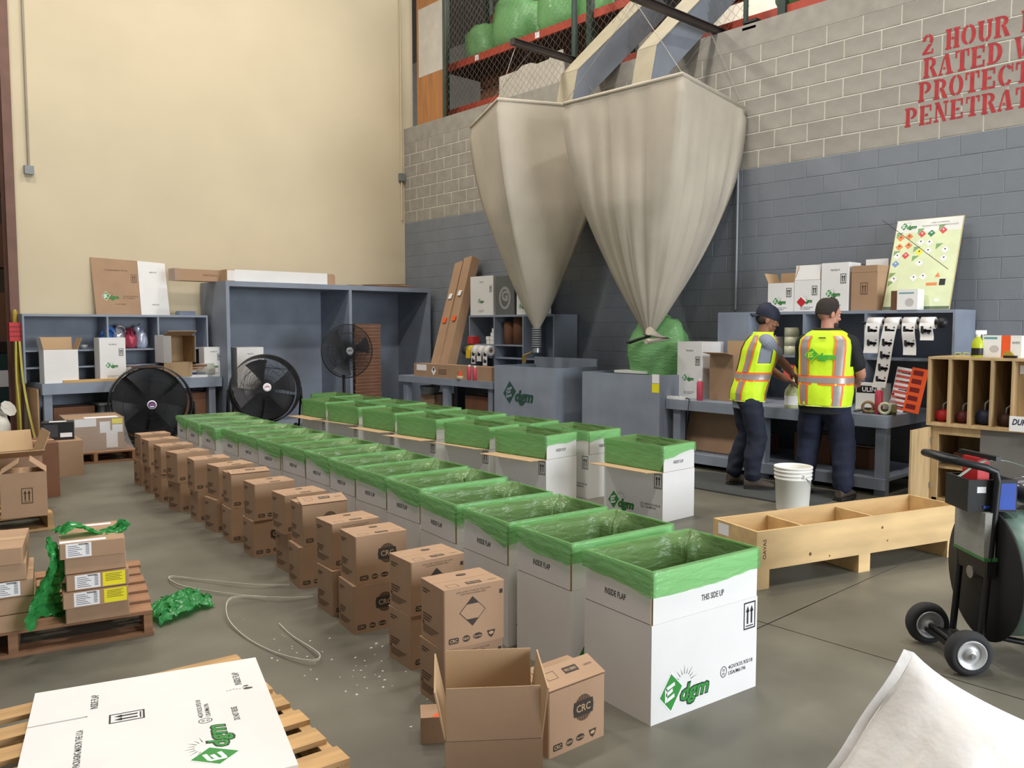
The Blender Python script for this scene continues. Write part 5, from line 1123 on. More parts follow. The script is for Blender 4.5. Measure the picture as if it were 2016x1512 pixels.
# on the cubby
t = thing('spray_bottle', 'yellow spray bottle with a white trigger on the cubby', 'bottle', (7.62, 2.56, 1.296), -60); MB().lathe([(.045, 0), (.048, .01), (.048, .08), (.044, .13), (.018, .17), (.018, .19)], 18).build('bottle_body', mat('yellow green bottle', (176, 190, 40), .35), t); MB().lathe([(.0485, .015), (.0485, .075)], 18, cap=False).build('bottle_label', BLACK, t); MB().box(-.02, .06, -.018, .018, .19, .225).box(.03, .04, -.008, .008, .13, .19).cyl(.02, .17, .2, 12).build('trigger', WHITEP, t)
t = closed_box('small_box', 'white respirator box on the cubby', (7.67, 2.45, 1.296), -90, .145, .12, .185, WHITEP); MB().ell(.02, -.03, .035, .03).build('printed_picture', mat('pale grey print', (0, 0, 0)), t, FRONT(0, .1, -.0608)); MB().rect(-.06, .04, -.008, .008).build('printed_text', mat('teal ink', (0, 0, 0)), t, FRONT(0, .16, -.0608))
t = closed_box('small_box', 'white box with an orange panel on the cubby', (7.67, 2.30, 1.296), -90, .15, .12, .185, WHITEP); MB().rect(-.075, -.01, -.09, .09, 0, 0).text('WIPE', .03, .03, .06, .02, 0, 1).build('printed_panel', [ORANGE, INKB], t, FRONT(0, .093, -.0608))
t = thing('tape_measure', 'yellow and black tape measure in front of the orange-panel box', 'tape measure', (7.54, 2.30, 1.296), -90); MB().prism([(-.035, 0), (.035, 0), (.035, .03), (.015, .055), (-.02, .055), (-.035, .035)], -.02, .02).build('case', mat('yellow paint', (0, 0, 0)), t, T(rx=90)); MB().box(-.03, .06, -.024, .024, 0, .02).build('rubber_base', BLACK, t)
t = thing('safety_glasses', 'yellow safety glasses lying on the cubby', 'glasses', (7.56, 2.66, 1.296), -90)
for s in (-1, 1): MB().ring(s * .032, .02, .03, .02, .006).build('lens', mat('yellow lens', (200, 200, 60), .2), t, T(rx=80)); MB().tube([(s * .062, 0, .02), (s * .06, .1, .015)], .003, 5).build('temple', BLACK, t)
MB().tube([(-.005, 0, .025), (.005, 0, .025)], .003, 5).build('bridge', BLACK, t)

# ================================================================== crate, bucket, cart, sack
t = thing('wooden_crate', 'long shallow plywood crate on short legs with dividers', 'crate', (4.28, 2.59, 0), -17)
Lc, Wc, z0, z1 = 1.75, .40, .115, .35
CRW = mat('crate plywood', (208, 176, 126), .55, var=.13, scale=1.8, stretch=(1, 5, 5))
bx('side_board', 0, Lc, 0, .018, z0, z1, CRW, t); bx('side_board', 0, Lc, Wc - .018, Wc, z0, z1, CRW, t)
for x in (0, Lc - .018): bx('end_board', x, x + .018, .018, Wc - .018, z0, z1, CRW, t)
for x in (.42, 1.02): bx('divider', x, x + .018, .018, Wc - .018, z0, z1 - .02, CRW, t)
bx('bottom_board', .018, Lc - .018, .018, Wc - .018, z0, z0 + .015, CRW, t)
for x in (.0, .83, Lc - .10): bx('leg', x, x + .10, 0, Wc, 0, z0, CRW, t)
for (x, z, r_) in ((.42, .17, .011), (.58, .14, .006), (1.03, .27, .009), (1.08, .18, .006)): MB().ell(x, z, r_, r_).build('knot', mat('knot', (110, 70, 40), .6), t, FRONT(0, 0, -.0008))
MB().text('OAVAS', .06, .17, .12, .025, 0, 0, None, .01, 0, 90).build('printed_text', INKB, t, FRONT(0, .07, -.0008)); MB().rect(-.05, .05, -.035, .035).build('shipping_label', PAPER, t, LEFT(.30, .3, -.0008))
t = thing('bucket', 'white plastic bucket with ribs and a wire handle', 'bucket', (6.41, 3.55, 0))
MB().lathe([(.0, .005), (.128, .0), (.132, .01), (.146, .27), (.153, .272), (.153, .285), (.147, .288), (.148, .302), (.155, .304), (.155, .316), (.149, .319), (.150, .335), (.157, .337), (.157, .350), (.151, .352), (.152, .364), (.158, .366), (.158, .378), (.150, .38), (.146, .37), (.126, .02), (0, .016)], 40, cap=False).build('bucket_body', mat('bucket plastic', (232, 230, 222), .4, var=.02), t)
hp = [(.157 * math.cos(R(a)), .157 * math.sin(R(a)), .31 - .12 * math.sin(R(a + 118))) for a in range(-118, 63, 12)]
MB().tube([(p[0] * 1.02, p[1] * 1.02, p[2]) for p in hp], .003, 6).build('wire_handle', STEEL, t)
for p in (hp[0], hp[-1]): MB().cb(p, (.02, .02, .03)).build('handle_ear', WHITEP, t)
# strapping cart: local x = along the axle (away), local y = -normal (image left), so frame plane is x-z
ux = math.degrees(math.atan2(.73, .68))
t = thing('strapping_cart', 'black strapping cart with a big reel of pale green strap and two wheels', 'cart', (3.93, 1.31, 0), ux)
for x in (0, .38):
    MB().lathe([(.06, -.026), (.075, -.035), (.095, -.028), (.102, 0), (.095, .028), (.075, .035), (.06, .026)], 32, 0, T(x, 0, .102, ry=90), cap=False).build('tyre', RUBBER, t)
    MB().lathe([(.0, -.036), (.02, -.036), (.025, -.02), (.05, -.018), (.062, -.037), (.066, -.036), (.066, .036), (.05, .02), (.0, .03)], 28, 0, T(x, 0, .102, ry=90)).build('rim', mat('rim paint', (190, 190, 190), .4, .3), t)
    MB().cyl(.011, -.048, .048, 10, 0, T(x, 0, .102, ry=90)).build('axle_nut', STEEL, t)
MB().tube([(-.03, 0, .102), (.41, 0, .102)], .012, 8).build('axle', BLACK, t)
MB().tube([(.19, 0, .10), (.19, -.25, .10), (.19, -.55, .04)], .014, 8).build('rear_leg', BLACK, t); MB().tube([(.02, -.5, .02), (.36, -.5, .02)], .014, 8).build('rear_foot', BLACK, t)
for x in (.07, .31): MB().tube([(x, -.09, .10), (x, -.14, .86), (x, -.13, .905), (x, -.08, .925)], .016, 8).build('post', BLACK, t)
MB().tube([(.07, -.09, .923), (.07, .05, .955), (.10, .09, .962), (.28, .09, .962), (.31, .05, .955), (.31, -.09, .923)], .017, 10).build('handle', BLACK, t)
MB().box(.02, .36, -.12, .02, .07, .09).build('cross_bar', BLACK, t); MB().box(.055, .325, -.14, -.10, .42, .50).build('cross_plate', BLACK, t); MB().box(.055, .325, -.145, -.085, .50, .515).build('cross_lip', mat('green edge', (60, 120, 66), .5), t)
MB().prism([(.04, .02), (.12, .16), (.12, .02)], -.03, -.02).build('gusset', BLACK, t, T(rx=90))
b = MB(); b.box(.06, .32, .0, .05, .515, .72, 0); b.build('foam_pad', mat('grey foam', (150, 148, 142), .9, bump=.3), t, T(0, -.135, 0))
tr = MB(); tr.box(.09, .29, -.24, -.02, .72, .735); tr.box(.09, .105, -.24, -.02, .735, .865); tr.box(.275, .29, -.24, -.02, .735, .865); tr.box(.105, .275, -.24, -.225, .735, .865); tr.box(.105, .275, -.035, -.02, .735, .865); tr.build('tool_tray', BLACK, t)
MB().rect(-.02, .02, -.014, .014).build('tray_label', PAPER, t, LEFT(-.08, .82, .0892)); MB().rect(-.05, .05, -.06, .06).build('tape_patch', BLUE, t, LEFT(-.185, .79, .0892)); MB().rect(-.03, .03, -.05, .05).build('tape_patch', BLUE, t, FRONT(.16, .80, -.2408))
RC = T(.19, -.295, .415, rx=90)
for z in (-.14, .10):
    MB().lathe([(.0, 0), (.312, 0), (.316, .006), (.312, .012), (.0, .012)], 48, 0, RC @ T(0, 0, z), cap=False).build('reel_flange', mat('reel board', (30, 29, 29), .6), t)
STRP = mat('pale green strap', (132, 160, 148), .35, var=.05)
MB().lathe([(.2, -.125), (.285, -.125), (.288, 0), (.285, .098), (.2, .098)], 48, 0, RC, cap=False).build('strap_coil', STRP, t)
sp = []
for i in range(30):
    a = R(200 - i * 8.4); sp.append((.19 + .30 * math.cos(a), -.31 - .05, .425 + .30 * math.sin(a)))
b = MB(); b.loft([[(p[0], p[1] - .009, p[2]), (p[0], p[1] + .009, p[2]), (p[0] * .998, p[1] + .009, p[2] - .001), (p[0] * .998, p[1] - .009, p[2] - .001)] for p in sp], sm=False); b.build('loose_strap', STRP, t)
strap([(.0, -.42, .66), (-.09, -.44, .5), (-.10, -.43, .35), (-.06, -.4, .2), (.0, -.36, .12), (.03, -.3, .08)], .016, 'loose_strap_x', None, STRP, None, wv=(0, 1, 0)); o = bpy.data.objects['loose_strap_x']; o.name = 'loose_strap'; o.parent = t
strap([(.10, .02, .88), (.12, -.12, .95), (.10, -.26, .93), (.05, -.40, .84), (.06, -.42, .74)], .018, 'strap_end_x', None, STRP, None, wv=(1, 0, 0)); o = bpy.data.objects['strap_end_x']; o.name = 'strap_end'; o.parent = t
MB().cyl(.03, -.2, .14, 12, 0, RC).build('reel_shaft', STEEL, t)
MB().box(.16, .22, -.19, -.14, .32, .41).build('brake_plate', BLACK, t)
def on_cart(name, label, cat, loc, rz=0):
    p = T(3.93, 1.31, 0, rz=ux) @ Vector(loc); return thing(name, label, cat, p, ux + rz)
q = on_cart('strapping_tool', 'red handled strapping tool in the cart tray', 'tool', (.20, -.11, .736), 10); bx('tool_body', -.10, .08, -.02, .02, 0, .08, BLACK, q); MB().box(-.05, .05, -.03, .03, .08, .22).build('grip', RED, q); bx('lever', -.14, .10, -.012, .012, .22, .24, BLACK, q); bx('base_plate', -.11, .1, -.04, .04, -.0, .012, BLUE, q)
q = on_cart('folded_paper', 'folded white paper sticking out of the cart tray', 'paper', (.15, -.15, .737), -20); MB().box(-.04, .05, 0, .002, 0, .19).build('sheet', PAPER, q, T(0, 0, 0, ry=35)); MB().box(-.035, .045, .004, .006, 0, .17).build('sheet', PAPER, q, T(0, 0, 0, ry=28))
q = on_cart('plastic_pouch', 'dark plastic pouch with a label on the back of the cart tray', 'pouch', (.18, -.34, .80), 0); MB().ball((0, 0, .0), .13, .09, .06).build('pouch_body', mat('dark film', (62, 62, 72), .2), q); MB().rect(-.03, .03, -.012, .012).build('pouch_label', PAPER, q, T(0, 0, .0606))
# white sack at the lower right
t = thing('white_sack', 'big white filled sack at the lower right corner', 'sack', (0, 0, 0))
SK = mat('white woven sack', (228, 222, 216), .42, var=.02, bump=.9, bscale=7)
Pq = Vector((2.125, .835, .735)); A_ = Vector((.70, -.60, -.30)); B_ = Vector((-.60, .28, -.60)); N_ = A_.cross(B_).normalized(); N_ = -N_ if N_.dot(Vector((-1, -.4, .6))) < 0 else N_
def sack(sgn):
    def f(u_, v_):
        p = Pq + A_ * u_ * 1.15 + B_ * v_
        e = max(0, (1 - abs(2 * u_ - 1) ** 2.6)) ** .5 * max(0, (1 - abs(2 * v_ - 1) ** 2.6)) ** .5
        sagt = .06 * (1 - v_) ** 3 * math.sin(PI * min(1, u_ * 1.05)) ; w_ = .04 * wob((u_ * 6, v_ * 3, 2)) + .026 * wob((u_ * 15, v_ * 7, 5)) + .012 * wob((u_ * 34, v_ * 14, 5))
        pin = .05 * math.sin(PI * v_) ; pinu = .06 * math.sin(PI * u_)
        p = p + A_ * pin * (1 - 2 * u_) * (1 if abs(2 * u_ - 1) > .8 else .0) - Vector((0, 0, 1)) * (sagt + .04 * (1 - math.exp(-u_ / .07)) * (1 - v_) ** 2)
        q = p + N_ * sgn * (.19 * e + (w_ * e if sgn > 0 else 0)); q.z = max(q.z, .004); return q
    return f
MB().grid(sack(1), 40, 30).grid(sack(-1), 40, 30).build('sack_body', SK, t)
MB().grid(lambda u_, v_: Pq + A_ * (.0 - .028 * u_ + .05 * math.sin(PI * v_)) + B_ * v_ + N_ * .006 * math.sin(v_ * 20), 2, 24).build('sewn_edge', SK, t)
t = thing('hanging_rod', 'short rod carrying the coloured label rolls under the shelf', 'rod', (8.24, 0, 1.08)); MB().tube([(0, 4.72, 0), (0, 4.28, 0)], .012, 10).build('rod', STEEL, t)
for y in (4.70, 4.30): MB().box(-.006, .006, y - .006, y + .006, 0, .14).build('hanger', STEEL, t)

# ================================================================== the two workers
SKIN1 = mat('skin warm brown', (150, 104, 80), .55, var=.04); SKIN2 = mat('skin light brown', (188, 134, 112), .55, var=.04)
HIVIS = mat('hi-vis yellow mesh', (206, 240, 40), .6, var=.05, scale=9, bump=.2, bscale=30)
SILV = mat('reflective silver tape', (158, 152, 148), .35, .2, var=.05); ORG = mat('hi-vis orange tape', (248, 116, 60), .55)
SHIRT1 = mat('grey shirt', (132, 138, 152), .8, var=.06); SHIRT2 = mat('black polo', (26, 28, 30), .8, var=.1)
JEAN1 = mat('dark blue trousers', (30, 35, 50), .85, var=.14, scale=7); JEAN2 = mat('dark denim', (24, 30, 50), .85, var=.18, scale=7)
NAVY = mat('navy cap', (26, 32, 52), .7); HAIR = mat('dark cropped hair', (54, 46, 42), .9, var=.2, bump=.4, bscale=90)
BOOT = mat('worn boot leather', (74, 64, 54), .8, var=.15); SOLE = mat('boot sole', (34, 32, 30), .9)
EYEW = mat('eye white', (215, 208, 200), .4); EYED = mat('eye dark', (30, 22, 18), .3); LIP = mat('lips', (128, 76, 68), .5); BEARD = mat('short beard', (58, 46, 42), .9)
def remesh(b, voxel, smooth_it=4):
    me = b.mesh('tmp', [SKIN1]); ob = bpy.data.objects.new('tmp', me); COL.objects.link(ob)
    m = ob.modifiers.new('r', 'REMESH'); m.mode = 'VOXEL'; m.voxel_size = voxel; m.use_smooth_shade = True
    if smooth_it:
        s = ob.modifiers.new('s', 'SMOOTH'); s.factor = .5; s.iterations = smooth_it
    bpy.context.view_layer.update(); dg = bpy.context.evaluated_depsgraph_get()
    out = bpy.data.meshes.new_from_object(ob.evaluated_get(dg)); bpy.data.objects.remove(ob); bpy.data.meshes.remove(me)
    out.materials.clear(); out.polygons.foreach_set('use_smooth', [True] * len(out.polygons)); return out
def limb(b, pts, rs, n=12, sub=5):
    # smooth tapered limb through joints
    P = [Vector(p) for p in pts]; q = []; rr = []
    for i in range(len(P) - 1):
        p0, p1, p2, p3 = P[max(i - 1, 0)], P[i], P[i + 1], P[min(i + 2, len(P) - 1)]
        for k in range(sub):
            u = k / sub; q.append(.5 * ((2 * p1) + (p2 - p0) * u + (2 * p0 - 5 * p1 + 4 * p2 - p3) * u * u + (3 * p1 - p0 - 3 * p2 + p3) * u ** 3)); rr.append(rs[i] + (rs[i + 1] - rs[i]) * u)
    q.append(P[-1]); rr.append(rs[-1])
    b.tube(q, rr, n); b.ball(q[-1], rr[-1] * .98, rr[-1] * .98, rr[-1] * .98, 10); b.ball(q[0], rr[0] * .98, rr[0] * .98, rr[0] * .98, 10)
def ik(S, H, l1, l2, pole):
    S, H = Vector(S), Vector(H); d = H - S; L = min(d.length, (l1 + l2) * .995); d.normalize(); H = S + d * L
    a = (l1 * l1 - l2 * l2 + L * L) / (2 * L); h = math.sqrt(max(0, l1 * l1 - a * a)); p = Vector(pole); p = (p - d * p.dot(d)).normalized()
    return S + d * a + p * h, H
def hand(b, wrist, fdir, up, thumb_side, curl=25):
    # palm, four unequal bent fingers and a thumb from the side of the palm
    w_ = Vector(wrist); f = Vector(fdir).normalized(); u_ = Vector(up); u_ = (u_ - f * u_.dot(f)).normalized(); s_ = f.cross(u_).normalized() * thumb_side
    pl = w_ + f * .05
    M_ = Matrix((s_.to_4d(), f.to_4d(), u_.to_4d(), (0, 0, 0, 1))).transposed(); M_.translation = pl
    for c in range(4): M_[3][c] = 1 if c == 3 else 0
    b.ball((0, 0, 0), .042, .055, .017, 12, 0, M_)
    for i, L in enumerate((.072, .080, .074, .058)):
        root = w_ + f * .085 + s_ * (.030 - .020 * i); d = f; pts = [root - f * .02]; rad = [.0098]
        for k, seg in enumerate((.45, .32, .23)):
            a = R(curl * (k + .6)); dd = f * math.cos(a) - u_ * math.sin(a); pts.append(pts[-1] + dd * (L * seg + (.02 if k == 0 else 0))); rad.append(.0095 - .001 * k)
        b.tube(pts, rad, 8); b.ball(pts[-1], rad[-1], rad[-1], rad[-1], 8)
    t0 = w_ + f * .025 + s_ * .03; pts = [t0 - s_ * .012, t0 + s_ * .018 + f * .028 - u_ * .008, t0 + s_ * .022 + f * .055 - u_ * .022, t0 + s_ * .014 + f * .075 - u_ * .034]
    b.tube(pts, [.013, .0115, .0105, .0085], 8); b.ball(pts[-1], .0085, .0085, .0085, 8)
class Torso:
    def __init__(s, rings, lean, ex=2.5): s.r = rings; s.lean = lean; s.ex = ex
    def at(s, z):
        r_ = s.r
        if z <= r_[0][0]: return r_[0][1:]
        for a, b in zip(r_, r_[1:]):
            if z <= b[0]:
                u = (z - a[0]) / (b[0] - a[0]); u = u * u * (3 - 2 * u) * .5 + u * .5
                return tuple(a[k] + (b[k] - a[k]) * u for k in (1, 2, 3))
        return r_[-1][1:]
    def p(s, z, th, off=0):
        a, b_, yo = s.at(z); c, q = math.cos(th), math.sin(th); e = 2 / s.ex
        return Vector(((a + off) * math.copysign(abs(c) ** e, c), yo + s.lean * max(0, z - .92) + (b_ + off) * math.copysign(abs(q) ** e, q), z))
    def shell(s, b, z0, z1, off, n=40, m=24, wr=0, seed=0, cap=True):
        rings = []
        for j in range(m + 1):
            z = z0 + (z1 - z0) * j / m
            rings.append([s.p(z, 2 * PI * k / n, off + (wr * wob((math.cos(2 * PI * k / n) * 5, math.sin(2 * PI * k / n) * 5, z * 4 + seed)) if wr else 0)) for k in range(n)])
        b.loft(rings, cap=cap); return b
    def patch(s, x0, x1, z0, z1, off, side, n=6, m=28):
        # strip between two side fractions of the half width, side -1 back, +1 front
        b = MB()
        def f(u, v):
            fr = x0 + (x1 - x0) * u; th = math.acos(max(-1, min(1, math.copysign(abs(fr) ** (s.ex / 2), fr)))) * side
            return s.p(z0 + (z1 - z0) * v, th, off)
        return b.grid(f, n, m)
    def band(s, z0, z1, off, n=48, dz=0):
        b = MB(); b.grid(lambda u, v: s.p(z0 + (z1 - z0) * v + dz * math.sin(2 * PI * u), 2 * PI * u, off), n, 4); return b
def worker(label, loc, yaw, rings, lean, hz, headrot, skin, shirt, jean, armR, armL, feet, sleeve, hat, vest=(.85, 1.5), tilt=0, sc=1.0, hs=1.0):
    t = thing('person', label, 'person', loc, yaw - 90); t.scale = (sc, sc, sc)
    T_ = Torso(rings, lean); body = MB(); T_.shell(body, rings[0][0], rings[-1][0], 0, 32, 24)
    shy = T_.p(1.40, 0)[1]; top = rings[-1]; nk = Vector((0, top[3] + lean * (top[0] - .92), top[0]))
    hc = nk + Vector((headrot[2] if len(headrot) > 2 else 0, .035, hz)); HM = Matrix.Translation(hc) @ Matrix.Rotation(R(headrot[0]), 4, 'Z') @ Matrix.Rotation(R(headrot[1]), 4, 'X') @ Matrix.Diagonal((hs, hs, hs, 1))
    limb(body, [nk - Vector((0, .01, .06)), nk + Vector((0, .005, .02)), hc + Vector((0, -.012, -.05))], [.062, .057, .058], 14)
    body.ball((0, -.008, .028), .074, .094, .092, 18, 0, HM); body.ball((0, .022, -.04), .058, .066, .078, 16, 0, HM)
    body.ball((0, .066, -.085), .03, .024, .024, 10, 0, HM); body.ball((0, .095, -.018), .012, .02, .014, 10, 0, HM); body.ball((0, .088, .0), .009, .014, .026, 10, 0, HM)
    body.ball((0, .078, .028), .05, .018, .014, 12, 0, HM); body.ball((0, .082, -.056), .022, .014, .011, 10, 0, HM)
    for s in (-1, 1): body.ball((s * .076, -.005, -.006), .009, .018, .03, 10, 0, HM); body.ball((s * .04, .062, -.025), .022, .022, .018, 10, 0, HM)
    hips = T_.p(.92, PI / 2).y * 0; arms = {}
    for s, A in ((1, armR), (-1, armL)):
        S = Vector((s * (T_.at(1.38)[0] - .012), T_.lean * .47 + T_.at(1.40)[2], 1.405)); E, H = ik(S, A['hand'], .29, .265, A['pole']); arms[s] = (S, E, H)
        limb(body, [S, S.lerp(E, .5) + Vector((s * .006, 0, 0)), E, E.lerp(H, .35), H], [.058, .052, .043, .046, .029], 14)
        hand(body, H, A['fdir'] if 'fdir' in A else (H - E), A['up'], A['ts'], A.get('curl', 25))
    legs = {}
    for s in (1, -1):
        F = Vector(feet[s]['pos']); K = Vector(feet[s]['knee']); Hp = Vector((s * .095, rings[0][3], .90)); legs[s] = (Hp, K, F)
        limb(body, [Hp, Hp.lerp(K, .5), K, K.lerp(F + Vector((0, 0, .09)), .4) + Vector((0, -.01, 0)), F + Vector((0, 0, .09))], [.09, .078, .056, .055, .042], 14)
    me = remesh(body, .0062, 3); me.materials.append(skin); link('body', me, t)
    # face details
    for s in (-1, 1):
        e = MB(); e.ball((s * .032, .070, .006), .013, .010, .008, 12, 0, HM); e.build('eye', EYEW, t); e = MB(); e.ball((s * .032, .0775, .005), .006, .0045, .006, 10, 0, HM); e.build('iris', EYED, t)
        e = MB(); e.tube([HM @ Vector((s * .015, .092, .024)), HM @ Vector((s * .034, .087, .029)), HM @ Vector((s * .052, .076, .022))], .0042, 6); e.build('eyebrow', HAIR, t)
    e = MB(); e.ball((0, .092, -.056), .022, .006, .0055, 10, 0, HM); e.build('mouth', LIP, t)
    # trousers
    b = MB(); T_.shell(b, rings[0][0] - .06, .93, .012, 32, 10)
    for s in (1, -1):
        Hp, K, F = legs[s]; wv = feet[s].get('w', 1)
        limb(b, [Hp + Vector((0, -.01, -.06)), Hp.lerp(K, .5) + Vector((0, .0, 0)), K + Vector((0, .012, 0)), K.lerp(F, .45) + Vector((s * .006, -.016, .03)), F + Vector((0, -.01, .17)), F + Vector((0, -.012, .135))], [.105 * wv, .098 * wv, .086 * wv, .082 * wv, .076 * wv, .074 * wv], 18)
    n0 = len(b.v)
    b.v = [v + Vector((wob(Vector((v.x * 10, v.y * 10, v.z * 16))) * .016, wob(Vector((v.x * 10 + 5, v.y * 10, v.z * 16))) * .016, 0)) for v in b.v]
    me = remesh(b, .009, 3); me.materials.append(jean); link('trousers', me, t)
    for s in (1, -1):
        Hp, K, F = legs[s]; a = feet[s].get('rz', 0); M2 = Matrix.Translation(F) @ Matrix.Rotation(R(a), 4, 'Z')
        b = MB(); prof = [(-.085, .030, .005, .10), (-.06, .040, .004, .115), (-.02, .043, .004, .12), (.03, .044, .004, .105), (.08, .047, .004, .080), (.13, .046, .004, .062), (.17, .036, .004, .052), (.19, .018, .006, .038)]
        rg = []
        for (y, hw, zl, zt) in prof: rg.append([(hw * math.cos(2 * PI * k / 16) * (1 if math.sin(2 * PI * k / 16) < .2 else .85), y, zl + .012 + (zt - zl) * (.5 + .5 * math.sin(2 * PI * k / 16))) for k in range(16)])
        sh = b.loft(rg, 0, M2).build('boot', BOOT, t); b = MB()
        rg = [[(hw * 1.06 * q, y, z) for (q, z) in ((-1, .0), (1, .0), (1, .026), (-1, .026))] for (y, hw, zl, zt) in prof]
        b.loft(rg, 0, M2, sm=False).build('sole', SOLE, sh)
    # shirt with sleeves, hanging out below the vest
    b = MB(); T_.shell(b, vest[0] - .075, rings[-1][0] - .012, .017, 36, 26)
    for s in (1, -1):
        S, E, H = arms[s]; end = S.lerp(E, sleeve) if sleeve <= 1 else E
        limb(b, [S + Vector((-s * .05, 0, .0)), S, S.lerp(E, sleeve * .6), end], [.07, .076, .07, .072], 16)
    b.v = [v + Vector((wob(v * 12) * .005, wob(v * 12 + Vector((5, 0, 0))) * .005, 0)) for v in b.v]
    me = remesh(b, .008, 2); me.materials.append(shirt); link('shirt', me, t)
    # vest: an open shell with armholes, then tape
    b = MB(); n, m = 72, 40; z0, z1 = vest
    def vf(u, v):
        th = 2 * PI * u; z = z0 + (z1 - z0) * v; fl = .012 * (1 - v) + .008 * wob((math.cos(th) * 4, math.sin(th) * 4, z * 5)) * (1 - v * .6)
        return T_.p(z, th, .024 + fl)
    vs = [vf(i / n, j / m) for j in range(m + 1) for i in range(n)]; fs = []
    for j in range(m):
        for i in range(n):
            th = 2 * PI * (i + .5) / n; z = z0 + (z1 - z0) * (j + .5) / m; c = abs(math.cos(th))
            if c > .93 and 1.20 < z < 1.455: continue                          # armholes
            if math.sin(th) > .97 - max(0, (z - 1.1)) * .7 and z > 1.05: continue # front opening
            fs.append((j * n + i, j * n + (i + 1) % n, (j + 1) * n + (i + 1) % n, (j + 1) * n + i))
    b.add(vs, fs, 0, None, True); vest_o = b.build('safety_vest', HIVIS, t)
    so = vest_o.modifiers.new('thick', 'SOLIDIFY'); so.thickness = .004; so.offset = 1
    bz = z0 + .20
    T_.band(bz - .012, bz + .072, .0385).build('orange_tape', ORG, vest_o); T_.band(bz + .006, bz + .054, .0405).build('reflective_tape', SILV, vest_o)
    for s in (-1, 1):
        for side in (-1, 1):
            for (za, zb) in ((z0 + .004, bz - .012), (bz + .072, 1.47)):
                T_.patch(s * .44, s * .80, za, zb, .0395, side).build('orange_tape', ORG, vest_o); T_.patch(s * .50, s * .74, za, zb, .0415, side).build('reflective_tape', SILV, vest_o)
    MB().tube([T_.p(z0, 2 * PI * k / 48, .037) for k in range(48)], .005, 5, closed=True).build('hem', mat('pale hem', (226, 240, 130), .6), vest_o)
    return t, T_, HM, arms
RG1 = [(.84, .150, .115, .0), (.95, .158, .118, .0), (1.08, .150, .115, .005), (1.22, .168, .120, .01), (1.33, .176, .118, .0), (1.40, .168, .102, -.005), (1.445, .125, .08, -.008), (1.475, .075, .065, -.006)]
# man with the cap: turned to the right, reaching over the bench
RB = lambda dx, dy: (dx, dy)
m1, T1, H1, A1 = worker('man in a backward navy cap and yellow vest reaching over the packing bench', (6.97, 4.35, 0), -40, RG1, .26, .135, (-14, -16), SKIN1, SHIRT1, JEAN1,
    dict(hand=(-.16, .50, 1.08), pole=(.6, 0, -.5), up=(0, .2, 1), ts=-1, curl=24, fdir=(-.45, .7, -.4)), dict(hand=(-.26, .46, 1.03), pole=(-.5, 0, -.6), up=(0, .2, 1), ts=1, curl=24, fdir=(-.2, .8, -.3)),
    {1: dict(pos=(.12, .03, .012), knee=(.115, .05, .50), rz=-12, w=1.05), -1: dict(pos=(-.11, -.07, .012), knee=(-.10, .02, .50), rz=12, w=1.05)}, .62, 'cap', hs=1.06)
b = MB(); n = 24; rg = []
for (z, s_) in ((.012, 1.10), (.03, 1.12), (.06, 1.11), (.09, 1.0), (.115, .80), (.132, .5), (.138, .12)):
    rg.append([(.077 * s_ * math.cos(2 * PI * k / n), -.008 + .097 * s_ * math.sin(2 * PI * k / n), z + .012 - .010 * math.sin(2 * PI * k / n)) for k in range(n)])
cp = b.loft(rg, 0, H1).build('cap', NAVY, m1)
MB().grid(lambda u, v: H1 @ Vector(((u - .5) * .13 * (1 - .35 * v * v), -.085 - .075 * v * (1 - .8 * (2 * u - 1) ** 2 * .5), .035 - .018 * v - .02 * (2 * u - 1) ** 2)), 12, 6).build('brim', NAVY, cp); cp.children[0].modifiers.new('t', 'SOLIDIFY').thickness = .004
b = MB(); b.ball((0, -.034, -.004), .0755, .068, .05, 18, 0, H1); b.build('hair', HAIR, m1)
b = MB(); b.ball((0, .075, -.092), .024, .02, .016, 10, 0, H1); b.build('goatee', BEARD, m1)
pk = T1.patch(.15, .42, .93, 1.02, .046, 1).build('vest_pocket', HIVIS, m1)
# heavier man from behind
RG2 = [(.86, .185, .15, .0), (.98, .198, .16, .01), (1.10, .196, .155, .012), (1.25, .205, .15, .01), (1.36, .212, .138, .0), (1.43, .205, .115, -.005), (1.485, .15, .09, -.012), (1.525, .085, .075, -.012)]
m2, T2, H2, A2 = worker('heavier man in a yellow vest and black polo seen from behind at the bench', (7.10, 3.64, 0), 12, RG2, .05, .135, (-46, -12), SKIN2, SHIRT2, JEAN2,
    dict(hand=(.20, .33, 1.06), pole=(.5, -.8, -.3), up=(0, 0, 1), ts=-1, curl=22), dict(hand=(-.20, .36, 1.02), pole=(-.5, -.8, -.3), up=(0, 0, 1), ts=1, curl=22),
    {1: dict(pos=(.19, -.04, .012), knee=(.16, .02, .50), rz=-14, w=1.2), -1: dict(pos=(-.17, .04, .012), knee=(-.15, .05, .50), rz=14, w=1.2)}, .72, 'hair', (.845, 1.515), 0, 1.0, 1.12)
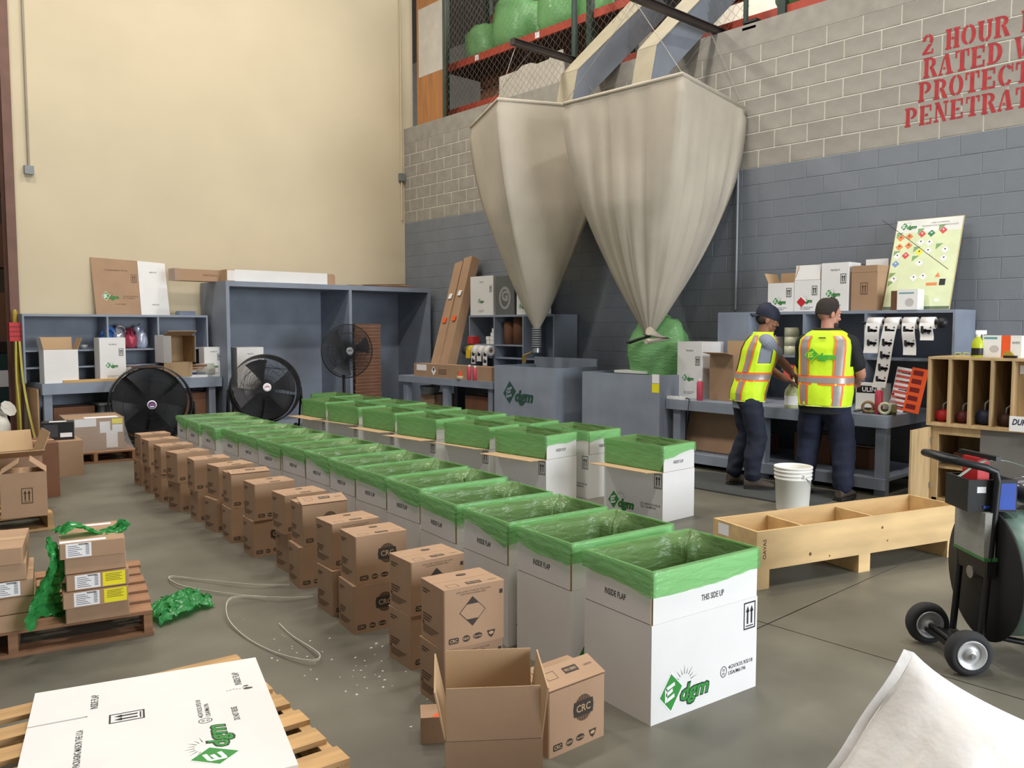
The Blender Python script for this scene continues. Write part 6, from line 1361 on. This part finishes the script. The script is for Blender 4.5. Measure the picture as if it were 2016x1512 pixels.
b = MB(); rg = []
for (z, s_) in ((-.012, .97), (.005, 1.02), (.035, 1.04), (.07, 1.02), (.10, .88), (.12, .66), (.13, .35), (.134, .08)):
    rg.append([(.0765 * s_ * math.cos(2 * PI * k / 26), -.014 + .098 * s_ * math.sin(2 * PI * k / 26) * (1 if math.sin(2 * PI * k / 26) < 0 else .78), z + .010 * (1 if math.sin(2 * PI * k / 26) > 0 else -.2) ) for k in range(26)])
b.loft(rg, 0, H2).build('hair', HAIR, m2)
b = MB(); b.ball((0, .045, -.078), .058, .052, .040, 16, 0, H2); b.build('beard', BEARD, m2)
b = MB(); dgm(b, 0, 0, .22, 0, 0, 1, False); vs = []
for v in b.v:
    a_, b_, yo = T2.at(1.30 + v.y); fr = max(-.95, min(.95, (v.x - .01) / a_)); th = -math.acos(math.copysign(abs(fr) ** (T2.ex / 2), fr)); p = T2.p(1.30 + v.y, th, .046 + v.z * 3); vs.append(p)
b.v = vs; b.build('logo', [mat('vest print green', (70, 170, 60), .6), HIVIS], m2)
MB().grid(lambda u, v: T2.p(1.445 + .012 * v, -PI / 2 + (u - .5) * .16, .046), 4, 2).build('neck_label', INKB, m2)
MB().tube([T2.p(1.52, 2 * PI * k / 30, .012) + Vector((0, 0, .004)) for k in range(30)], .014, 6, closed=True).build('collar', SHIRT2, m2)
# the jug the man in the cap is filling
t = thing('plastic_jug', 'translucent gallon jug with a paper label under the reaching hands', 'jug', (7.58, 4.23, .741), -90)
MB().lathe([(.0, .002), (.066, 0), (.072, .012), (.072, .15), (.066, .18), (.035, .225), (.02, .245), (.02, .262), (.0, .263)], 26).build('jug_body', mat('jug plastic', (196, 200, 150), .35), t)
MB().tube([(0, .05, .2), (0, .085, .19), (0, .088, .14), (0, .066, .11)], .011, 8).build('jug_handle', mat('jug plastic', (0, 0, 0)), t)
MB().lathe([(.0728, .035), (.0728, .125)], 26, cap=False).build('paper_label', PAPER, t); MB().cyl(.023, .258, .28, 14).build('cap', WHITEP, t)
